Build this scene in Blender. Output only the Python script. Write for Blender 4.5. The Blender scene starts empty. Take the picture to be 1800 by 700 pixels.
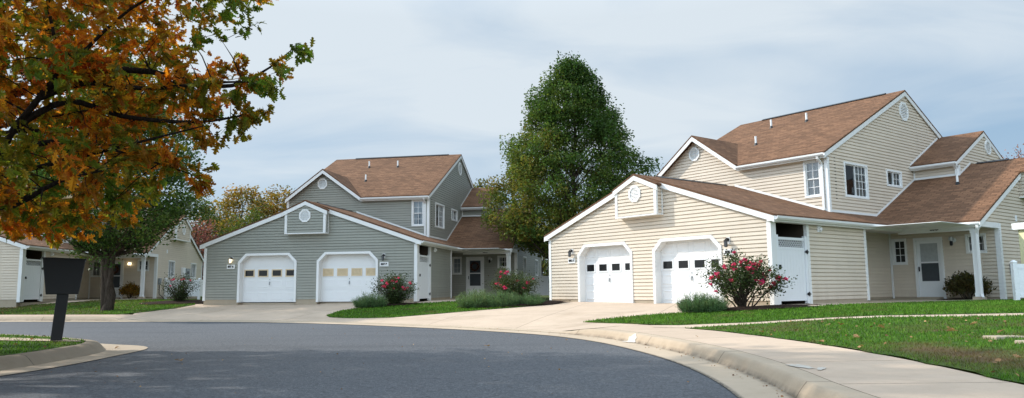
import bpy, math, random
import numpy as np
from mathutils import Vector, Matrix
random.seed(7)
RNG = np.random.default_rng(11)
SC = bpy.context.scene
COL = SC.collection
R = math.radians

# ------------------------------------------------------------------ object helpers
def tag(o, label=None, cat=None, group=None, kind=None):
    if label: o['label'] = label
    if cat: o['category'] = cat
    if group: o['group'] = group
    if kind: o['kind'] = kind
    return o

def empty(name, loc=(0, 0, 0), rz=0.0, label=None, cat=None, group=None):
    o = bpy.data.objects.new(name, None)
    COL.objects.link(o)
    o.location = loc
    o.rotation_euler = (0, 0, rz)
    o.empty_display_size = .2
    return tag(o, label, cat, group)

class MB:
    """collects polygons and links them as one mesh object"""
    def __init__(s):
        s.v = []; s.f = []; s.uv = {}
    def poly(s, pts, uv=None):
        b = len(s.v)
        s.v += [tuple(p) for p in pts]
        s.f.append(tuple(range(b, b + len(pts))))
        if uv: s.uv[len(s.f) - 1] = uv
    def hexa(s, p):   # p: 8 corners, bottom 4 then top 4
        b = len(s.v)
        s.v += [tuple(q) for q in p]
        for f in ((0, 3, 2, 1), (4, 5, 6, 7), (0, 1, 5, 4), (1, 2, 6, 5), (2, 3, 7, 6), (3, 0, 4, 7)):
            s.f.append(tuple(b + i for i in f))
    def box(s, x0, x1, y0, y1, z0, z1):
        s.hexa([(x0, y0, z0), (x1, y0, z0), (x1, y1, z0), (x0, y1, z0),
                (x0, y0, z1), (x1, y0, z1), (x1, y1, z1), (x0, y1, z1)])
    def prism(s, pts, d):
        d = Vector(d); n = len(pts); b = len(s.v)
        a = [Vector(p) for p in pts]
        s.v += [tuple(p) for p in a] + [tuple(p + d) for p in a]
        s.f.append(tuple(b + i for i in range(n)))
        s.f.append(tuple(b + n + i for i in reversed(range(n))))
        for i in range(n):
            j = (i + 1) % n
            s.f.append((b + i, b + j, b + n + j, b + n + i))
    def tube(s, pts, rad, sides=8, cap=True):
        pts = [Vector(p) for p in pts]
        if not isinstance(rad, (list, tuple)): rad = [rad] * len(pts)
        b = len(s.v); n = len(pts)
        ref = None
        for i, p in enumerate(pts):
            d = (pts[min(i + 1, n - 1)] - pts[max(i - 1, 0)])
            d = d.normalized() if d.length > 1e-9 else Vector((0, 0, 1))
            if ref is None:
                ref = Vector((1, 0, 0)) if abs(d.x) < .8 else Vector((0, 1, 0))
            a = (ref - d * ref.dot(d)).normalized(); c = d.cross(a); ref = a
            for k in range(sides):
                t = 2 * math.pi * k / sides
                s.v.append(tuple(p + (a * math.cos(t) + c * math.sin(t)) * rad[i]))
        for i in range(n - 1):
            for k in range(sides):
                q = (k + 1) % sides
                s.f.append((b + i * sides + k, b + i * sides + q, b + (i + 1) * sides + q, b + (i + 1) * sides + k))
        if cap:
            s.f.append(tuple(b + k for k in reversed(range(sides))))
            s.f.append(tuple(b + (n - 1) * sides + k for k in range(sides)))
    def ball(s, c, r, seg=10, rings=6, sc=(1, 1, 1)):
        b = len(s.v)
        for i in range(rings + 1):
            th = math.pi * i / rings
            for k in range(seg):
                ph = 2 * math.pi * k / seg
                s.v.append((c[0] + r * sc[0] * math.sin(th) * math.cos(ph), c[1] + r * sc[1] * math.sin(th) * math.sin(ph), c[2] + r * sc[2] * math.cos(th)))
        for i in range(rings):
            for k in range(seg):
                q = (k + 1) % seg
                s.f.append((b + i * seg + k, b + i * seg + q, b + (i + 1) * seg + q, b + (i + 1) * seg + k))
    def build(s, name, m, parent=None, smooth=False, bevel=0):
        me = bpy.data.meshes.new(name)
        me.from_pydata(s.v, [], s.f)
        if s.uv:
            ul = me.uv_layers.new(name='UVMap')
            for fi, uv in s.uv.items():
                for li, c in zip(me.polygons[fi].loop_indices, uv):
                    ul.data[li].uv = c
        if m: me.materials.append(m)
        if smooth: me.polygons.foreach_set('use_smooth', [True] * len(me.polygons))
        me.update()
        o = bpy.data.objects.new(name, me)
        COL.objects.link(o)
        if parent: o.parent = parent
        if bevel:
            md = o.modifiers.new('bevel', 'BEVEL'); md.width = bevel; md.segments = 2; md.limit_method = 'ANGLE'
        return o

def np_mesh(name, verts, faces, m, parent=None, var=None, smooth=False):
    """verts (N,3), faces list of equal arity arrays (list of (F,k) arrays), var (N,4) colour attribute"""
    me = bpy.data.meshes.new(name)
    me.vertices.add(len(verts))
    me.vertices.foreach_set('co', np.ascontiguousarray(verts, dtype=np.float32).ravel())
    loops = np.concatenate([f.ravel() for f in faces]).astype(np.int32)
    starts = []; tot = []; c = 0
    for f in faces:
        k = f.shape[1]
        starts.append(c + np.arange(len(f)) * k); tot.append(np.full(len(f), k)); c += f.size
    starts = np.concatenate(starts).astype(np.int32)
    me.loops.add(len(loops)); me.loops.foreach_set('vertex_index', loops)
    me.polygons.add(len(starts)); me.polygons.foreach_set('loop_start', starts)
    if smooth: me.polygons.foreach_set('use_smooth', np.ones(len(starts), bool))
    if var is not None:
        at = me.attributes.new('var', 'FLOAT_COLOR', 'POINT')
        at.data.foreach_set('color', np.ascontiguousarray(var, dtype=np.float32).ravel())
    me.update(calc_edges=True); me.validate()
    if m: me.materials.append(m)
    o = bpy.data.objects.new(name, me); COL.objects.link(o)
    if parent: o.parent = parent
    return o

# ------------------------------------------------------------------ node helpers
class NT:
    def __init__(s, name):
        s.m = bpy.data.materials.new(name); s.m.use_nodes = True
        s.t = s.m.node_tree; s.t.nodes.clear()
        s.out = s.n('ShaderNodeOutputMaterial')
    def n(s, typ, **kw):
        nd = s.t.nodes.new(typ)
        for k, v in kw.items():
            if k.startswith('i_'):
                nd.inputs[k[2:].replace('_', ' ')].default_value = v
            else: setattr(nd, k, v)
        return nd
    def l(s, a, b): s.t.links.new(a, b)
    def noise(s, scale, detail=4, rough=.55, vec=None, dist=0):
        nd = s.n('ShaderNodeTexNoise'); nd.inputs['Scale'].default_value = scale; nd.inputs['Detail'].default_value = detail
        nd.inputs['Roughness'].default_value = rough; nd.inputs['Distortion'].default_value = dist
        if vec is not None: s.l(vec, nd.inputs['Vector'])
        return nd.outputs['Fac']
    def obj(s, scale=(1, 1, 1)):
        tc = s.n('ShaderNodeTexCoord'); mp = s.n('ShaderNodeMapping'); mp.inputs['Scale'].default_value = scale
        s.l(tc.outputs['Object'], mp.inputs['Vector']); return mp.outputs['Vector']
    def uv(s, scale=(1, 1, 1)):
        tc = s.n('ShaderNodeTexCoord'); mp = s.n('ShaderNodeMapping'); mp.inputs['Scale'].default_value = scale
        s.l(tc.outputs['UV'], mp.inputs['Vector']); return mp.outputs['Vector']
    def ramp(s, fac, stops, interp='LINEAR'):
        r = s.n('ShaderNodeValToRGB'); r.color_ramp.interpolation = interp
        e = r.color_ramp.elements
        while len(e) < len(stops): e.new(.5)
        for q, (p, c) in zip(e, stops):
            q.position = p; q.color = (*c, 1) if len(c) == 3 else c
        s.l(fac, r.inputs['Fac']); return r.outputs['Color']
    def g(s, fac, a, b, lo=0., hi=1.):   # map a..b -> lo..hi clamped
        r = s.n('ShaderNodeMapRange'); r.inputs[1].default_value = a; r.inputs[2].default_value = b
        r.inputs[3].default_value = lo; r.inputs[4].default_value = hi
        s.l(fac, r.inputs[0]); return r.outputs[0]
    def mix(s, fac, a, b, mode='MIX'):
        x = s.n('ShaderNodeMix', data_type='RGBA', blend_type=mode)
        for i, q in ((0, fac), (6, a), (7, b)):
            if isinstance(q, (int, float)): x.inputs[i].default_value = q
            elif isinstance(q, tuple): x.inputs[i].default_value = (*q, 1)
            else: s.l(q, x.inputs[i])
        return x.outputs[2]
    def math(s, op, a, b=0.):
        x = s.n('ShaderNodeMath', operation=op)
        for i, q in ((0, a), (1, b)):
            if isinstance(q, (int, float)): x.inputs[i].default_value = q
            else: s.l(q, x.inputs[i])
        return x.outputs[0]
    def bsdf(s, col, rough=.5, spec=.3, bump=None, bd=.01, bs=1., metal=0.):
        b = s.n('ShaderNodeBsdfPrincipled')
        if isinstance(col, tuple): b.inputs['Base Color'].default_value = (*col, 1)
        else: s.l(col, b.inputs['Base Color'])
        if isinstance(rough, (int, float)): b.inputs['Roughness'].default_value = rough
        else: s.l(rough, b.inputs['Roughness'])
        b.inputs['Specular IOR Level'].default_value = spec
        b.inputs['Metallic'].default_value = metal
        if bump is not None:
            u = s.n('ShaderNodeBump'); u.inputs['Distance'].default_value = bd; u.inputs['Strength'].default_value = bs
            s.l(bump, u.inputs['Height']); s.l(u.outputs['Normal'], b.inputs['Normal'])
        return b
    def done(s, sh):
        s.l(sh.outputs[0] if hasattr(sh, 'outputs') else sh, s.out.inputs['Surface']); return s.m

def m_siding(name, c):
    t = NT(name); o = t.obj()
    big = t.noise(.5, 4, .6, o); st = t.noise(1., 5, .6, t.obj((3.0, 3.0, .35)))
    col = t.mix(t.g(big, .3, .75), tuple(x * .93 for x in c), tuple(min(1, x * 1.05) for x in c))
    col = t.mix(t.g(st, .5, .8, 0, .16), col, tuple(x * .6 for x in c))
    sz = t.n('ShaderNodeSeparateXYZ'); t.l(o, sz.inputs[0])
    pl = t.math('FLOOR', t.math('DIVIDE', sz.outputs[2], .112)); ph = t.math('FLOOR', t.math('ADD', t.math('DIVIDE', t.math('ADD', sz.outputs[0], t.math('MULTIPLY', sz.outputs[1], 1.)), 3.66), t.math('MULTIPLY', pl, .37)))
    cv = t.n('ShaderNodeCombineXYZ'); t.l(pl, cv.inputs[0]); t.l(ph, cv.inputs[1]); wn = t.n('ShaderNodeTexWhiteNoise', noise_dimensions='3D'); t.l(cv.outputs[0], wn.inputs['Vector'])
    col = t.mix(t.math('MULTIPLY', wn.outputs['Value'], .13), col, tuple(x * .55 for x in c))
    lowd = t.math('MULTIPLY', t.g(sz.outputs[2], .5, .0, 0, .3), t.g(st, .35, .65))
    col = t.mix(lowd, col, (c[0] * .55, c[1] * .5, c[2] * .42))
    fine = t.noise(60, 3, .6, t.obj((.25, .25, 4)))
    return t.done(t.bsdf(col, .5, .25, fine, .002, .5))
def m_paint(name, c, rough=.45, dirt=.12, spec=.3):
    t = NT(name); o = t.obj()
    a = t.noise(2.2, 5, .65, o); b = t.noise(14, 4, .6, o)
    col = t.mix(t.g(a, .45, .8, 0, dirt), c, tuple(x * .55 for x in c))
    col = t.mix(t.g(b, .55, .8, 0, dirt * .6), col, tuple(x * .6 for x in c))
    return t.done(t.bsdf(col, rough, spec, b, .002, .3))
def m_roof(name, c):
    t = NT(name); u = t.uv()
    br = t.n('ShaderNodeTexBrick'); t.l(u, br.inputs['Vector'])
    br.offset = .37; br.squash = 1.
    for k, v in (('Scale', 1), ('Mortar Size', .012), ('Mortar Smooth', .2), ('Bias', 0), ('Brick Width', .31), ('Row Height', .145)):
        br.inputs[k].default_value = v
    br.inputs['Color1'].default_value = (0, 0, 0, 1); br.inputs['Color2'].default_value = (1, 1, 1, 1); br.inputs['Mortar'].default_value = (.5, .5, .5, 1)
    n1 = t.noise(.55, 5, .6, t.obj()); n2 = t.noise(3.5, 4, .6, t.uv((1, 2.5, 1))); n3 = t.noise(90, 2, .6, u)
    f = t.math('ADD', t.math('MULTIPLY', br.outputs['Color'], .40), t.math('MULTIPLY', n2, .58))
    col = t.ramp(f, [(.15, tuple(x * .48 for x in c)), (.5, c), (.85, (c[0] * 1.55, c[1] * 1.5, c[2] * 1.45))])
    col = t.mix(t.g(n1, .35, .7, 0, .38), col, (c[0] * .62, c[1] * .62, c[2] * .66))
    col = t.mix(t.math('MULTIPLY', br.outputs['Fac'], .75), col, tuple(x * .35 for x in c))
    col = t.mix(t.g(n3, .3, .75, 0, .3), col, tuple(x * .5 for x in c))
    h = t.math('SUBTRACT', n3, t.math('MULTIPLY', br.outputs['Fac'], 1.5))
    return t.done(t.bsdf(col, .9, .15, h, .012, .8))
def m_flat(name, c, rough=.5, spec=.3, metal=0., em=None):
    t = NT(name)
    n = t.noise(8, 3, .6, t.obj())
    col = t.mix(t.g(n, .35, .75), c, tuple(x * .82 for x in c))
    b = t.bsdf(col, rough, spec, metal=metal)
    if em:
        b.inputs['Emission Color'].default_value = (*em[0], 1); b.inputs['Emission Strength'].default_value = em[1]
    return t.done(b)
def m_glass(name):
    t = NT(name)
    tr = t.n('ShaderNodeBsdfTransparent'); tr.inputs[0].default_value = (.78, .82, .82, 1)
    gl = t.n('ShaderNodeBsdfGlossy'); gl.inputs['Roughness'].default_value = .04; gl.inputs[0].default_value = (.9, .95, 1, 1)
    lw = t.n('ShaderNodeFresnel'); lw.inputs['IOR'].default_value = 1.75
    mx = t.n('ShaderNodeMixShader'); t.l(lw.outputs[0], mx.inputs[0]); t.l(tr.outputs[0], mx.inputs[1]); t.l(gl.outputs[0], mx.inputs[2])
    return t.done(mx)
def m_curtain(name, c):
    t = NT(name)
    w = t.n('ShaderNodeTexWave'); w.inputs['Scale'].default_value = 4.; w.inputs['Distortion'].default_value = 2.; t.l(t.obj((1, 1, .1)), w.inputs['Vector'])
    col = t.mix(w.outputs['Fac'], tuple(x * .6 for x in c), c)
    return t.done(t.bsdf(col, .9, .05))
def m_asphalt(name):
    t = NT(name); o = t.obj()
    ag = t.n('ShaderNodeTexVoronoi'); ag.inputs['Scale'].default_value = 85; t.l(o, ag.inputs['Vector'])
    n1 = t.noise(75, 5, .8, o); n2 = t.noise(.35, 5, .6, o); n3 = t.noise(2.2, 5, .65, t.obj((1, .35, 1))); n4 = t.noise(24, 3, .6, o)
    col = t.ramp(n1, [(.34, (.016, .017, .019)), (.5, (.058, .060, .064)), (.66, (.165, .166, .17))])
    col = t.mix(t.g(ag.outputs['Color'], .55, .95, 0, .55), col, (.13, .13, .13))
    col = t.mix(t.g(n2, .35, .7, 0, .45), col, (.088, .090, .096))
    col = t.mix(t.g(n3, .55, .85, 0, .28), col, (.125, .125, .125))
    g2 = t.noise(34, 2, .8, o); g3 = t.noise(13, 4, .75, o)
    col = t.mix(t.g(g2, .50, .62, 0, .75), col, (.17, .172, .178)); col = t.mix(t.g(g3, .48, .64, 0, .6), col, (.022, .023, .025))
    tw = t.noise(.9, 4, .6, t.obj((.25, 1.1, 1)), .5); col = t.mix(t.g(tw, .52, .72, 0, .38), col, (.035, .036, .038))
    col = t.mix(1., col, (.98, 1.03, 1.10), 'MULTIPLY')
    return t.done(t.bsdf(col, t.g(n1, .3, .7, .62, .85), .4, t.math('ADD', n1, ag.outputs['Distance']), .006, .7))
def m_concrete(name, c, joint=0, stain=.35, kerb=False, slabs=False):
    t = NT(name); o = t.obj()
    n1 = t.noise(.8, 6, .65, o); n2 = t.noise(5, 5, .65, o); n3 = t.noise(110, 3, .65, o); n4 = t.noise(22, 4, .7, o)
    col = t.mix(t.g(n1, .3, .75), tuple(x * .86 for x in c), tuple(min(1, x * 1.07) for x in c))
    col = t.mix(t.g(n2, .5, .8, 0, stain), col, (c[0] * .62, c[1] * .58, c[2] * .52))
    col = t.mix(t.g(n4, .58, .78, 0, stain * .8), col, tuple(x * .6 for x in c))
    col = t.mix(t.g(n3, .35, .7, 0, .28), col, tuple(x * .6 for x in c))
    h = n3
    if joint:
        sx = t.n('ShaderNodeSeparateXYZ'); t.l(t.uv((1 / joint, 1, 1)), sx.inputs[0])
        fr = t.math('FRACT', sx.outputs[0])
        jm = t.math('LESS_THAN', t.math('ABSOLUTE', t.math('SUBTRACT', fr, .5)), (.011 / joint))
        nz = t.g(n2, .3, .6, .35, 1.)
        col = t.mix(t.math('MULTIPLY', jm, nz), col, tuple(x * .13 for x in c))
        # slab to slab tone shift
        fl = t.math('FLOOR', t.math('ADD', sx.outputs[0], .5)); wn = t.n('ShaderNodeTexWhiteNoise', noise_dimensions='1D'); t.l(fl, wn.inputs['W'])
        col = t.mix(t.math('MULTIPLY', wn.outputs['Value'], .36), col, tuple(x * .62 for x in c))
        if kerb:   # grime on the kerb face and in the gutter corner, crumbs along the asphalt seam
            v = sx.outputs[1]; gr = t.noise(3.5, 5, .7, o)
            band = t.math('MULTIPLY', t.g(v, .42, .46), t.g(v, .60, .50))
            col = t.mix(t.math('MULTIPLY', band, t.g(gr, .3, .6, .15, .32)), col, (c[0] * .45, c[1] * .40, c[2] * .33))
            cor = t.math('MULTIPLY', t.g(v, .37, .445), t.g(v, .485, .45))
            col = t.mix(t.math('MULTIPLY', cor, t.g(gr, .38, .58, .25, .75)), col, (.06, .048, .035))
            edge = t.g(v, .035, .0)
            col = t.mix(t.math('MULTIPLY', edge, t.g(n4, .35, .6, .2, .95)), col, (.05, .048, .046))
    if slabs:
        b = t.n('ShaderNodeTexBrick'); b.offset = 0.
        mp = t.n('ShaderNodeMapping'); mp.inputs['Rotation'].default_value = (0, 0, .35); t.l(o, mp.inputs[0]); t.l(mp.outputs[0], b.inputs['Vector'])
        for k_, v_ in (('Scale', 1), ('Mortar Size', .011), ('Mortar Smooth', 0), ('Brick Width', 3.1), ('Row Height', 2.9)): b.inputs[k_].default_value = v_
        b.inputs['Color1'].default_value = (0, 0, 0, 1); b.inputs['Color2'].default_value = (1, 1, 1, 1)
        col = t.mix(t.math('MULTIPLY', b.outputs['Color'], .10), col, tuple(x * .6 for x in c))
        col = t.mix(t.math('MULTIPLY', b.outputs['Fac'], .7), col, tuple(x * .25 for x in c))
        oil = t.noise(.55, 3, .5, t.obj((1, 1, 1)), 1.2)
        col = t.mix(t.g(oil, .56, .74, 0, .38), col, (c[0] * .5, c[1] * .46, c[2] * .4))
    return t.done(t.bsdf(col, .85, .2, h, .004, .5))
def m_soil(name, c, scale=18):
    t = NT(name); o = t.obj()
    n1 = t.noise(scale, 6, .7, o); n2 = t.noise(scale * 5, 4, .7, o)
    col = t.ramp(n1, [(.3, tuple(x * .4 for x in c)), (.55, c), (.8, tuple(x * 1.8 for x in c))])
    return t.done(t.bsdf(col, .95, .1, n2, .03, 1.))
def m_leaf(name, stops, trans=.4, tcol=1.6, noise_sc=.6, rough=.5, spec=.25):
    """stops over attribute var.r (per leaf) shifted by var.g (per clump)"""
    t = NT(name)
    a = t.n('ShaderNodeAttribute'); a.attribute_name = 'var'
    sp = t.n('ShaderNodeSeparateColor'); t.l(a.outputs['Color'], sp.inputs[0])
    col = t.ramp(sp.outputs[1], stops)
    hs = t.n('ShaderNodeHueSaturation'); t.l(col, hs.inputs['Color'])
    t.l(t.g(sp.outputs[0], 0, 1, .485, .515), hs.inputs['Hue']); t.l(t.g(sp.outputs[0], 0, 1, .55, 1.5), hs.inputs['Value'])
    b = t.bsdf(hs.outputs[0], rough, spec)
    tl = t.n('ShaderNodeBsdfTranslucent')
    tc = t.mix(1., hs.outputs[0], (tcol, tcol, tcol * .6), 'MULTIPLY'); t.l(tc, tl.inputs[0])
    mx = t.n('ShaderNodeMixShader'); mx.inputs[0].default_value = trans
    t.l(b.outputs[0], mx.inputs[1]); t.l(tl.outputs[0], mx.inputs[2])
    return t.done(mx)
def m_bark(name, c):
    t = NT(name); o = t.obj((5, 5, .8))
    n = t.noise(5, 6, .7, o); n2 = t.noise(20, 4, .7, o)
    col = t.ramp(n, [(.3, tuple(x * .35 for x in c)), (.55, c), (.75, tuple(x * 1.6 for x in c))])
    return t.done(t.bsdf(col, .95, .1, t.math('ADD', n, n2), .03, 1.))
def m_lawn(name):
    t = NT(name); o = t.obj()
    a = t.n('ShaderNodeAttribute'); a.attribute_name = 'var'
    sp = t.n('ShaderNodeSeparateColor'); t.l(a.outputs['Color'], sp.inputs[0])
    n = t.noise(1.3, 5, .6, o); n2 = t.noise(7, 5, .65, o)
    col = t.ramp(n2, [(.3, (.040, .105, .012)), (.52, (.085, .19, .022)), (.72, (.17, .27, .042))])
    hs = t.n('ShaderNodeHueSaturation'); t.l(col, hs.inputs['Color']); t.l(t.g(sp.outputs[0], 0, 1, .42, 1.75), hs.inputs['Value'])
    dry = t.math('ADD', sp.outputs[1], t.g(n, .50, .75, 0, .62))
    col = t.mix(t.g(dry, .15, 1., 0, 1), hs.outputs[0], t.mix(sp.outputs[0], (.11, .075, .035), (.22, .16, .085)))
    b = t.bsdf(col, .7, .15)
    tl = t.n('ShaderNodeBsdfTranslucent'); t.l(t.mix(1., col, (1.5, 1.5, .8), 'MULTIPLY'), tl.inputs[0])
    mx = t.n('ShaderNodeMixShader'); mx.inputs[0].default_value = .3; t.l(b.outputs[0], mx.inputs[1]); t.l(tl.outputs[0], mx.inputs[2])
    return t.done(mx)

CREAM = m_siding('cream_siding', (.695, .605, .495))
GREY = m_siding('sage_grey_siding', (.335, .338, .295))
WHITE = m_paint('white_trim', (.77, .77, .755))
DOORW = m_paint('white_door', (.76, .765, .76), .4, .08)
VINYL = m_paint('white_vinyl', (.78, .79, .80), .35, .08)
ROOF = m_roof('brown_shingle', (.212, .113, .065))
FOUND = m_concrete('foundation_concrete', (.42, .35, .26))
BLACK = m_paint('black_metal', (.018, .018, .02), .45, .2)
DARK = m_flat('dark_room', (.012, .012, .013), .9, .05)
SHADEWOOD = m_paint('alcove_shade_wood', (.055, .04, .028), .8, .3)  # wood colour darkened to stand in for shade inside the store alcove
DOORLT = m_flat('pale_door_pane', (.40, .42, .42), .3, .4)
GLASS = m_glass('window_glass')
LACE = m_curtain('white_curtain', (.62, .63, .64))
TANC = m_curtain('tan_blind', (.62, .50, .33))
SCREEN = m_flat('door_screen', (.055, .065, .075), .35, .4)
TANTRIM = m_paint('tan_trim', (.66, .52, .34))
LITGLASS = m_flat('lit_lamp_glass', (.8, .75, .6), .3, .3, em=((1., .82, .5), 4.))
CLRGLASS = m_flat('lamp_glass', (.13, .135, .14), .2, .3)
GREYMET = m_flat('grey_metal', (.30, .32, .33), .45, .4, .3)
ASPHALT = m_asphalt('asphalt')
WALKC = m_concrete('sidewalk_concrete', (.60, .465, .350), 1.85, .3)
KERBC = m_concrete('kerb_concrete', (.545, .435, .32), 3.05, .35, True)
KERBOLD = m_concrete('weathered_kerb_concrete', (.36, .30, .225), 2.6, .6)
DRIVEC = m_concrete('driveway_concrete', (.58, .455, .345), 0, .35, False, True)
GUTC = m_concrete('gutter_concrete', (.50, .41, .31), 0, .35)
MULCH = m_soil('mulch', (.045, .028, .020), 14)
SOIL = m_soil('far_ground', (.07, .085, .025), 2)
LAWN = m_lawn('grass')
BARK = m_bark('grey_brown_bark', (.075, .058, .045))
BARKD = m_bark('dark_bark', (.035, .027, .022))
OAKLEAF = m_leaf('oak_leaf', [(.0, (.085, .145, .018)), (.32, (.17, .155, .017)), (.55, (.40, .165, .014)), (.8, (.52, .16, .014)), (1., (.42, .09, .015))], .58, 1.8)
PEARLEAF = m_leaf('pear_leaf', [(.0, (.032, .068, .015)), (.4, (.062, .112, .024)), (.7, (.115, .138, .028)), (1., (.19, .135, .028))], .35, 1.6, rough=.5, spec=.2)
GOLDLEAF = m_leaf('golden_leaf', [(.0, (.055, .075, .018)), (.4, (.13, .115, .025)), (.7, (.27, .165, .035)), (1., (.33, .145, .030))], .35, 1.4)
REDLEAF = m_leaf('red_leaf', [(.0, (.10, .035, .038)), (.5, (.19, .062, .062)), (1., (.32, .13, .10))], .35, 1.4)
GREENLEAF = m_leaf('green_leaf', [(.0, (.03, .06, .014)), (.6, (.07, .10, .018)), (1., (.14, .13, .025))], .35, 1.4)
ROSELEAF = m_leaf('rose_leaf', [(.0, (.025, .045, .014)), (.5, (.05, .075, .022)), (.85, (.09, .10, .03)), (1., (.20, .09, .05))], .3, 1.4)
JUNLEAF = m_leaf('juniper_needle', [(.0, (.045, .095, .035)), (.5, (.095, .17, .065)), (.85, (.17, .23, .085)), (1., (.25, .24, .08))], .2, 1.2)
SHRUBLEAF = m_leaf('dark_shrub_leaf', [(.0, (.035, .045, .014)), (.5, (.07, .06, .018)), (1., (.16, .075, .030))], .3, 1.3)
YELSHRUB = m_leaf('yellow_shrub_leaf', [(.0, (.07, .06, .012)), (.5, (.20, .12, .015)), (1., (.30, .10, .015))], .3, 1.3)
PETAL = m_leaf('rose_petal', [(.0, (.58, .025, .11)), (.6, (.80, .060, .20)), (1., (.88, .20, .34))], .3, 1.2)
DRYLEAF = m_leaf('fallen_oak_leaf', [(.0, (.20, .10, .04)), (1., (.36, .20, .10))], .2, 1.2)
PILLARC = m_paint('cream_wood', (.74, .70, .42), .6, .2)
INK = m_flat('black_ink', (.012, .012, .012), .6, .2)
CHALK = m_concrete('chalky_paint', (.60, .545, .47), 0, .6)
WREATHM = m_leaf('wreath_twigs', [(0., (.09, .03, .02)), (1., (.22, .07, .04))], .1, 1.)

# ------------------------------------------------------------------ terrain
ROAD = [(-60, 35.5), (-30, 29), (-18.04, 26.3), (-14.66, 25.63), (-11.3, 25.0), (-8.0, 23.9), (-5.6, 22.5), (-3.11, 20.4), (-.72, 18.0), (.71, 16.1), (1.2, 15.1), (1.6, 13.9), (1.9, 12.45), (2.1, 11.1), (2.2, 9.76), (2.2, 8.6), (2.13, 7.5), (2.05, 6.8), (1.9, 4), (1.6, 0), (1.2, -8), (0, -20)]
def spline(P, step=.15, closed=False):
    P = np.array(P, float); n = len(P); out = []
    for i in (range(n) if closed else range(n - 1)):
        p0 = P[(i - 1) % n] if (closed or i > 0) else 2 * P[0] - P[1]
        p1 = P[i]; p2 = P[(i + 1) % n]
        p3 = P[(i + 2) % n] if (closed or i < n - 2) else 2 * P[-1] - P[-2]
        d1 = np.linalg.norm(p2 - p1); d0 = np.linalg.norm(p1 - p0); d2 = np.linalg.norm(p3 - p2)
        m1 = d1 * ((p1 - p0) / d0 * d1 + (p2 - p1) / d1 * d0) / (d0 + d1)
        m2 = d1 * ((p2 - p1) / d1 * d2 + (p3 - p2) / d2 * d1) / (d1 + d2)
        t = np.linspace(0, 1, max(2, int(d1 / step)), endpoint=False)[:, None]
        out.append((2 * t**3 - 3 * t**2 + 1) * p1 + (t**3 - 2 * t**2 + t) * m1 + (-2 * t**3 + 3 * t**2) * p2 + (t**3 - t**2) * m2)
    if not closed: out.append(P[-1:])
    return np.concatenate(out)
RC = spline(ROAD)
TG = np.gradient(RC, axis=0); TG /= np.linalg.norm(TG, axis=1)[:, None]
NRM = np.stack([-TG[:, 1], TG[:, 0]], 1)
ARC = np.concatenate([[0], np.cumsum(np.linalg.norm(np.diff(RC, axis=0), axis=1))])
def sst(a, b, x):
    t = np.clip((x - a) / (b - a), 0, 1); return t * t * (3 - 2 * t)
def hc_of(x, y): return .14 * np.maximum(sst(-13.2, -15.0, x), sst(16.6, 15.2, y) * (x > -6))
def zh(x): return np.interp(x, [-20, -12, -2, 6], [-.381, -.461, -.461, -.497])
def prof(t, hc, zhv):
    z = -1.0 + .02 * np.clip(t, 0, .45) / .45
    a = -.98 + hc * (np.clip((t - .45) / .10, 0, 1) * (1.25 - .25 * np.clip((t - .45) / .10, 0, 1)))
    b = np.interp(t, [.6, 2.2], [0, 1]); top = -.98 + hc
    mid = top + (-.82 - top) * b
    c = -.82 + (zhv + .82) * np.clip((t - 2.2) / 5.2, 0, 1)**.9
    return np.where(t < .45, z, np.where(t < .6, a, np.where(t < 2.2, mid, c)))
def Hs(x, y):
    x = np.atleast_1d(np.asarray(x, float)); y = np.atleast_1d(np.asarray(y, float))
    q = np.stack([x, y], -1); z = np.empty(len(q))
    for i in range(0, len(q), 3000):
        p = q[i:i + 3000]
        d = ((p[:, None] - RC[None])**2).sum(-1); j = d.argmin(1)
        t = np.sqrt(d[np.arange(len(p)), j]) * np.sign(((p - RC[j]) * NRM[j]).sum(-1))
        z[i:i + 3000] = prof(t, hc_of(RC[j, 0], RC[j, 1]), zh(p[:, 0]))
    return z
def Hh(x, y): return float(Hs(x, y)[0])

def clip_cell(poly, axis, val, keep_less):
    out = []; n = len(poly)
    for i in range(n):
        a = poly[i]; b = poly[(i + 1) % n]
        ia = (a[axis] <= val) == keep_less or a[axis] == val; ib = (b[axis] <= val) == keep_less or b[axis] == val
        if ia: out.append(a)
        if ia != ib:
            t = (val - a[axis]) / (b[axis] - a[axis])
            out.append((a[0] + t * (b[0] - a[0]), a[1] + t * (b[1] - a[1])))
    return out
def drape(poly, cell, off, hfun=Hs):
    """cuts a ground polygon into cells and lays it on the terrain"""
    poly = [tuple(map(float, p)) for p in poly]
    xs = [p[0] for p in poly]; ys = [p[1] for p in poly]
    V = []; F = []; idx = {}
    def vid(p):
        k = (round(p[0], 3), round(p[1], 3))
        if k not in idx: idx[k] = len(V); V.append(k)
        return idx[k]
    for i in range(int(math.floor(min(xs) / cell)), int(math.ceil(max(xs) / cell))):
        col = clip_cell(clip_cell(poly, 0, i * cell, False), 0, (i + 1) * cell, True)
        if len(col) < 3: continue
        cy = [p[1] for p in col]
        for j in range(int(math.floor(min(cy) / cell)), int(math.ceil(max(cy) / cell))):
            c = clip_cell(clip_cell(col, 1, j * cell, False), 1, (j + 1) * cell, True)
            f = []
            for p in c:
                k = vid(p)
                if not f or f[-1] != k: f.append(k)
            if len(f) > 1 and f[0] == f[-1]: f.pop()
            if len(set(f)) == len(f) and len(f) >= 3: F.append(f)
    V = np.array(V); z = hfun(V[:, 0], V[:, 1]) + off
    return np.column_stack([V, z]), F
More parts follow.
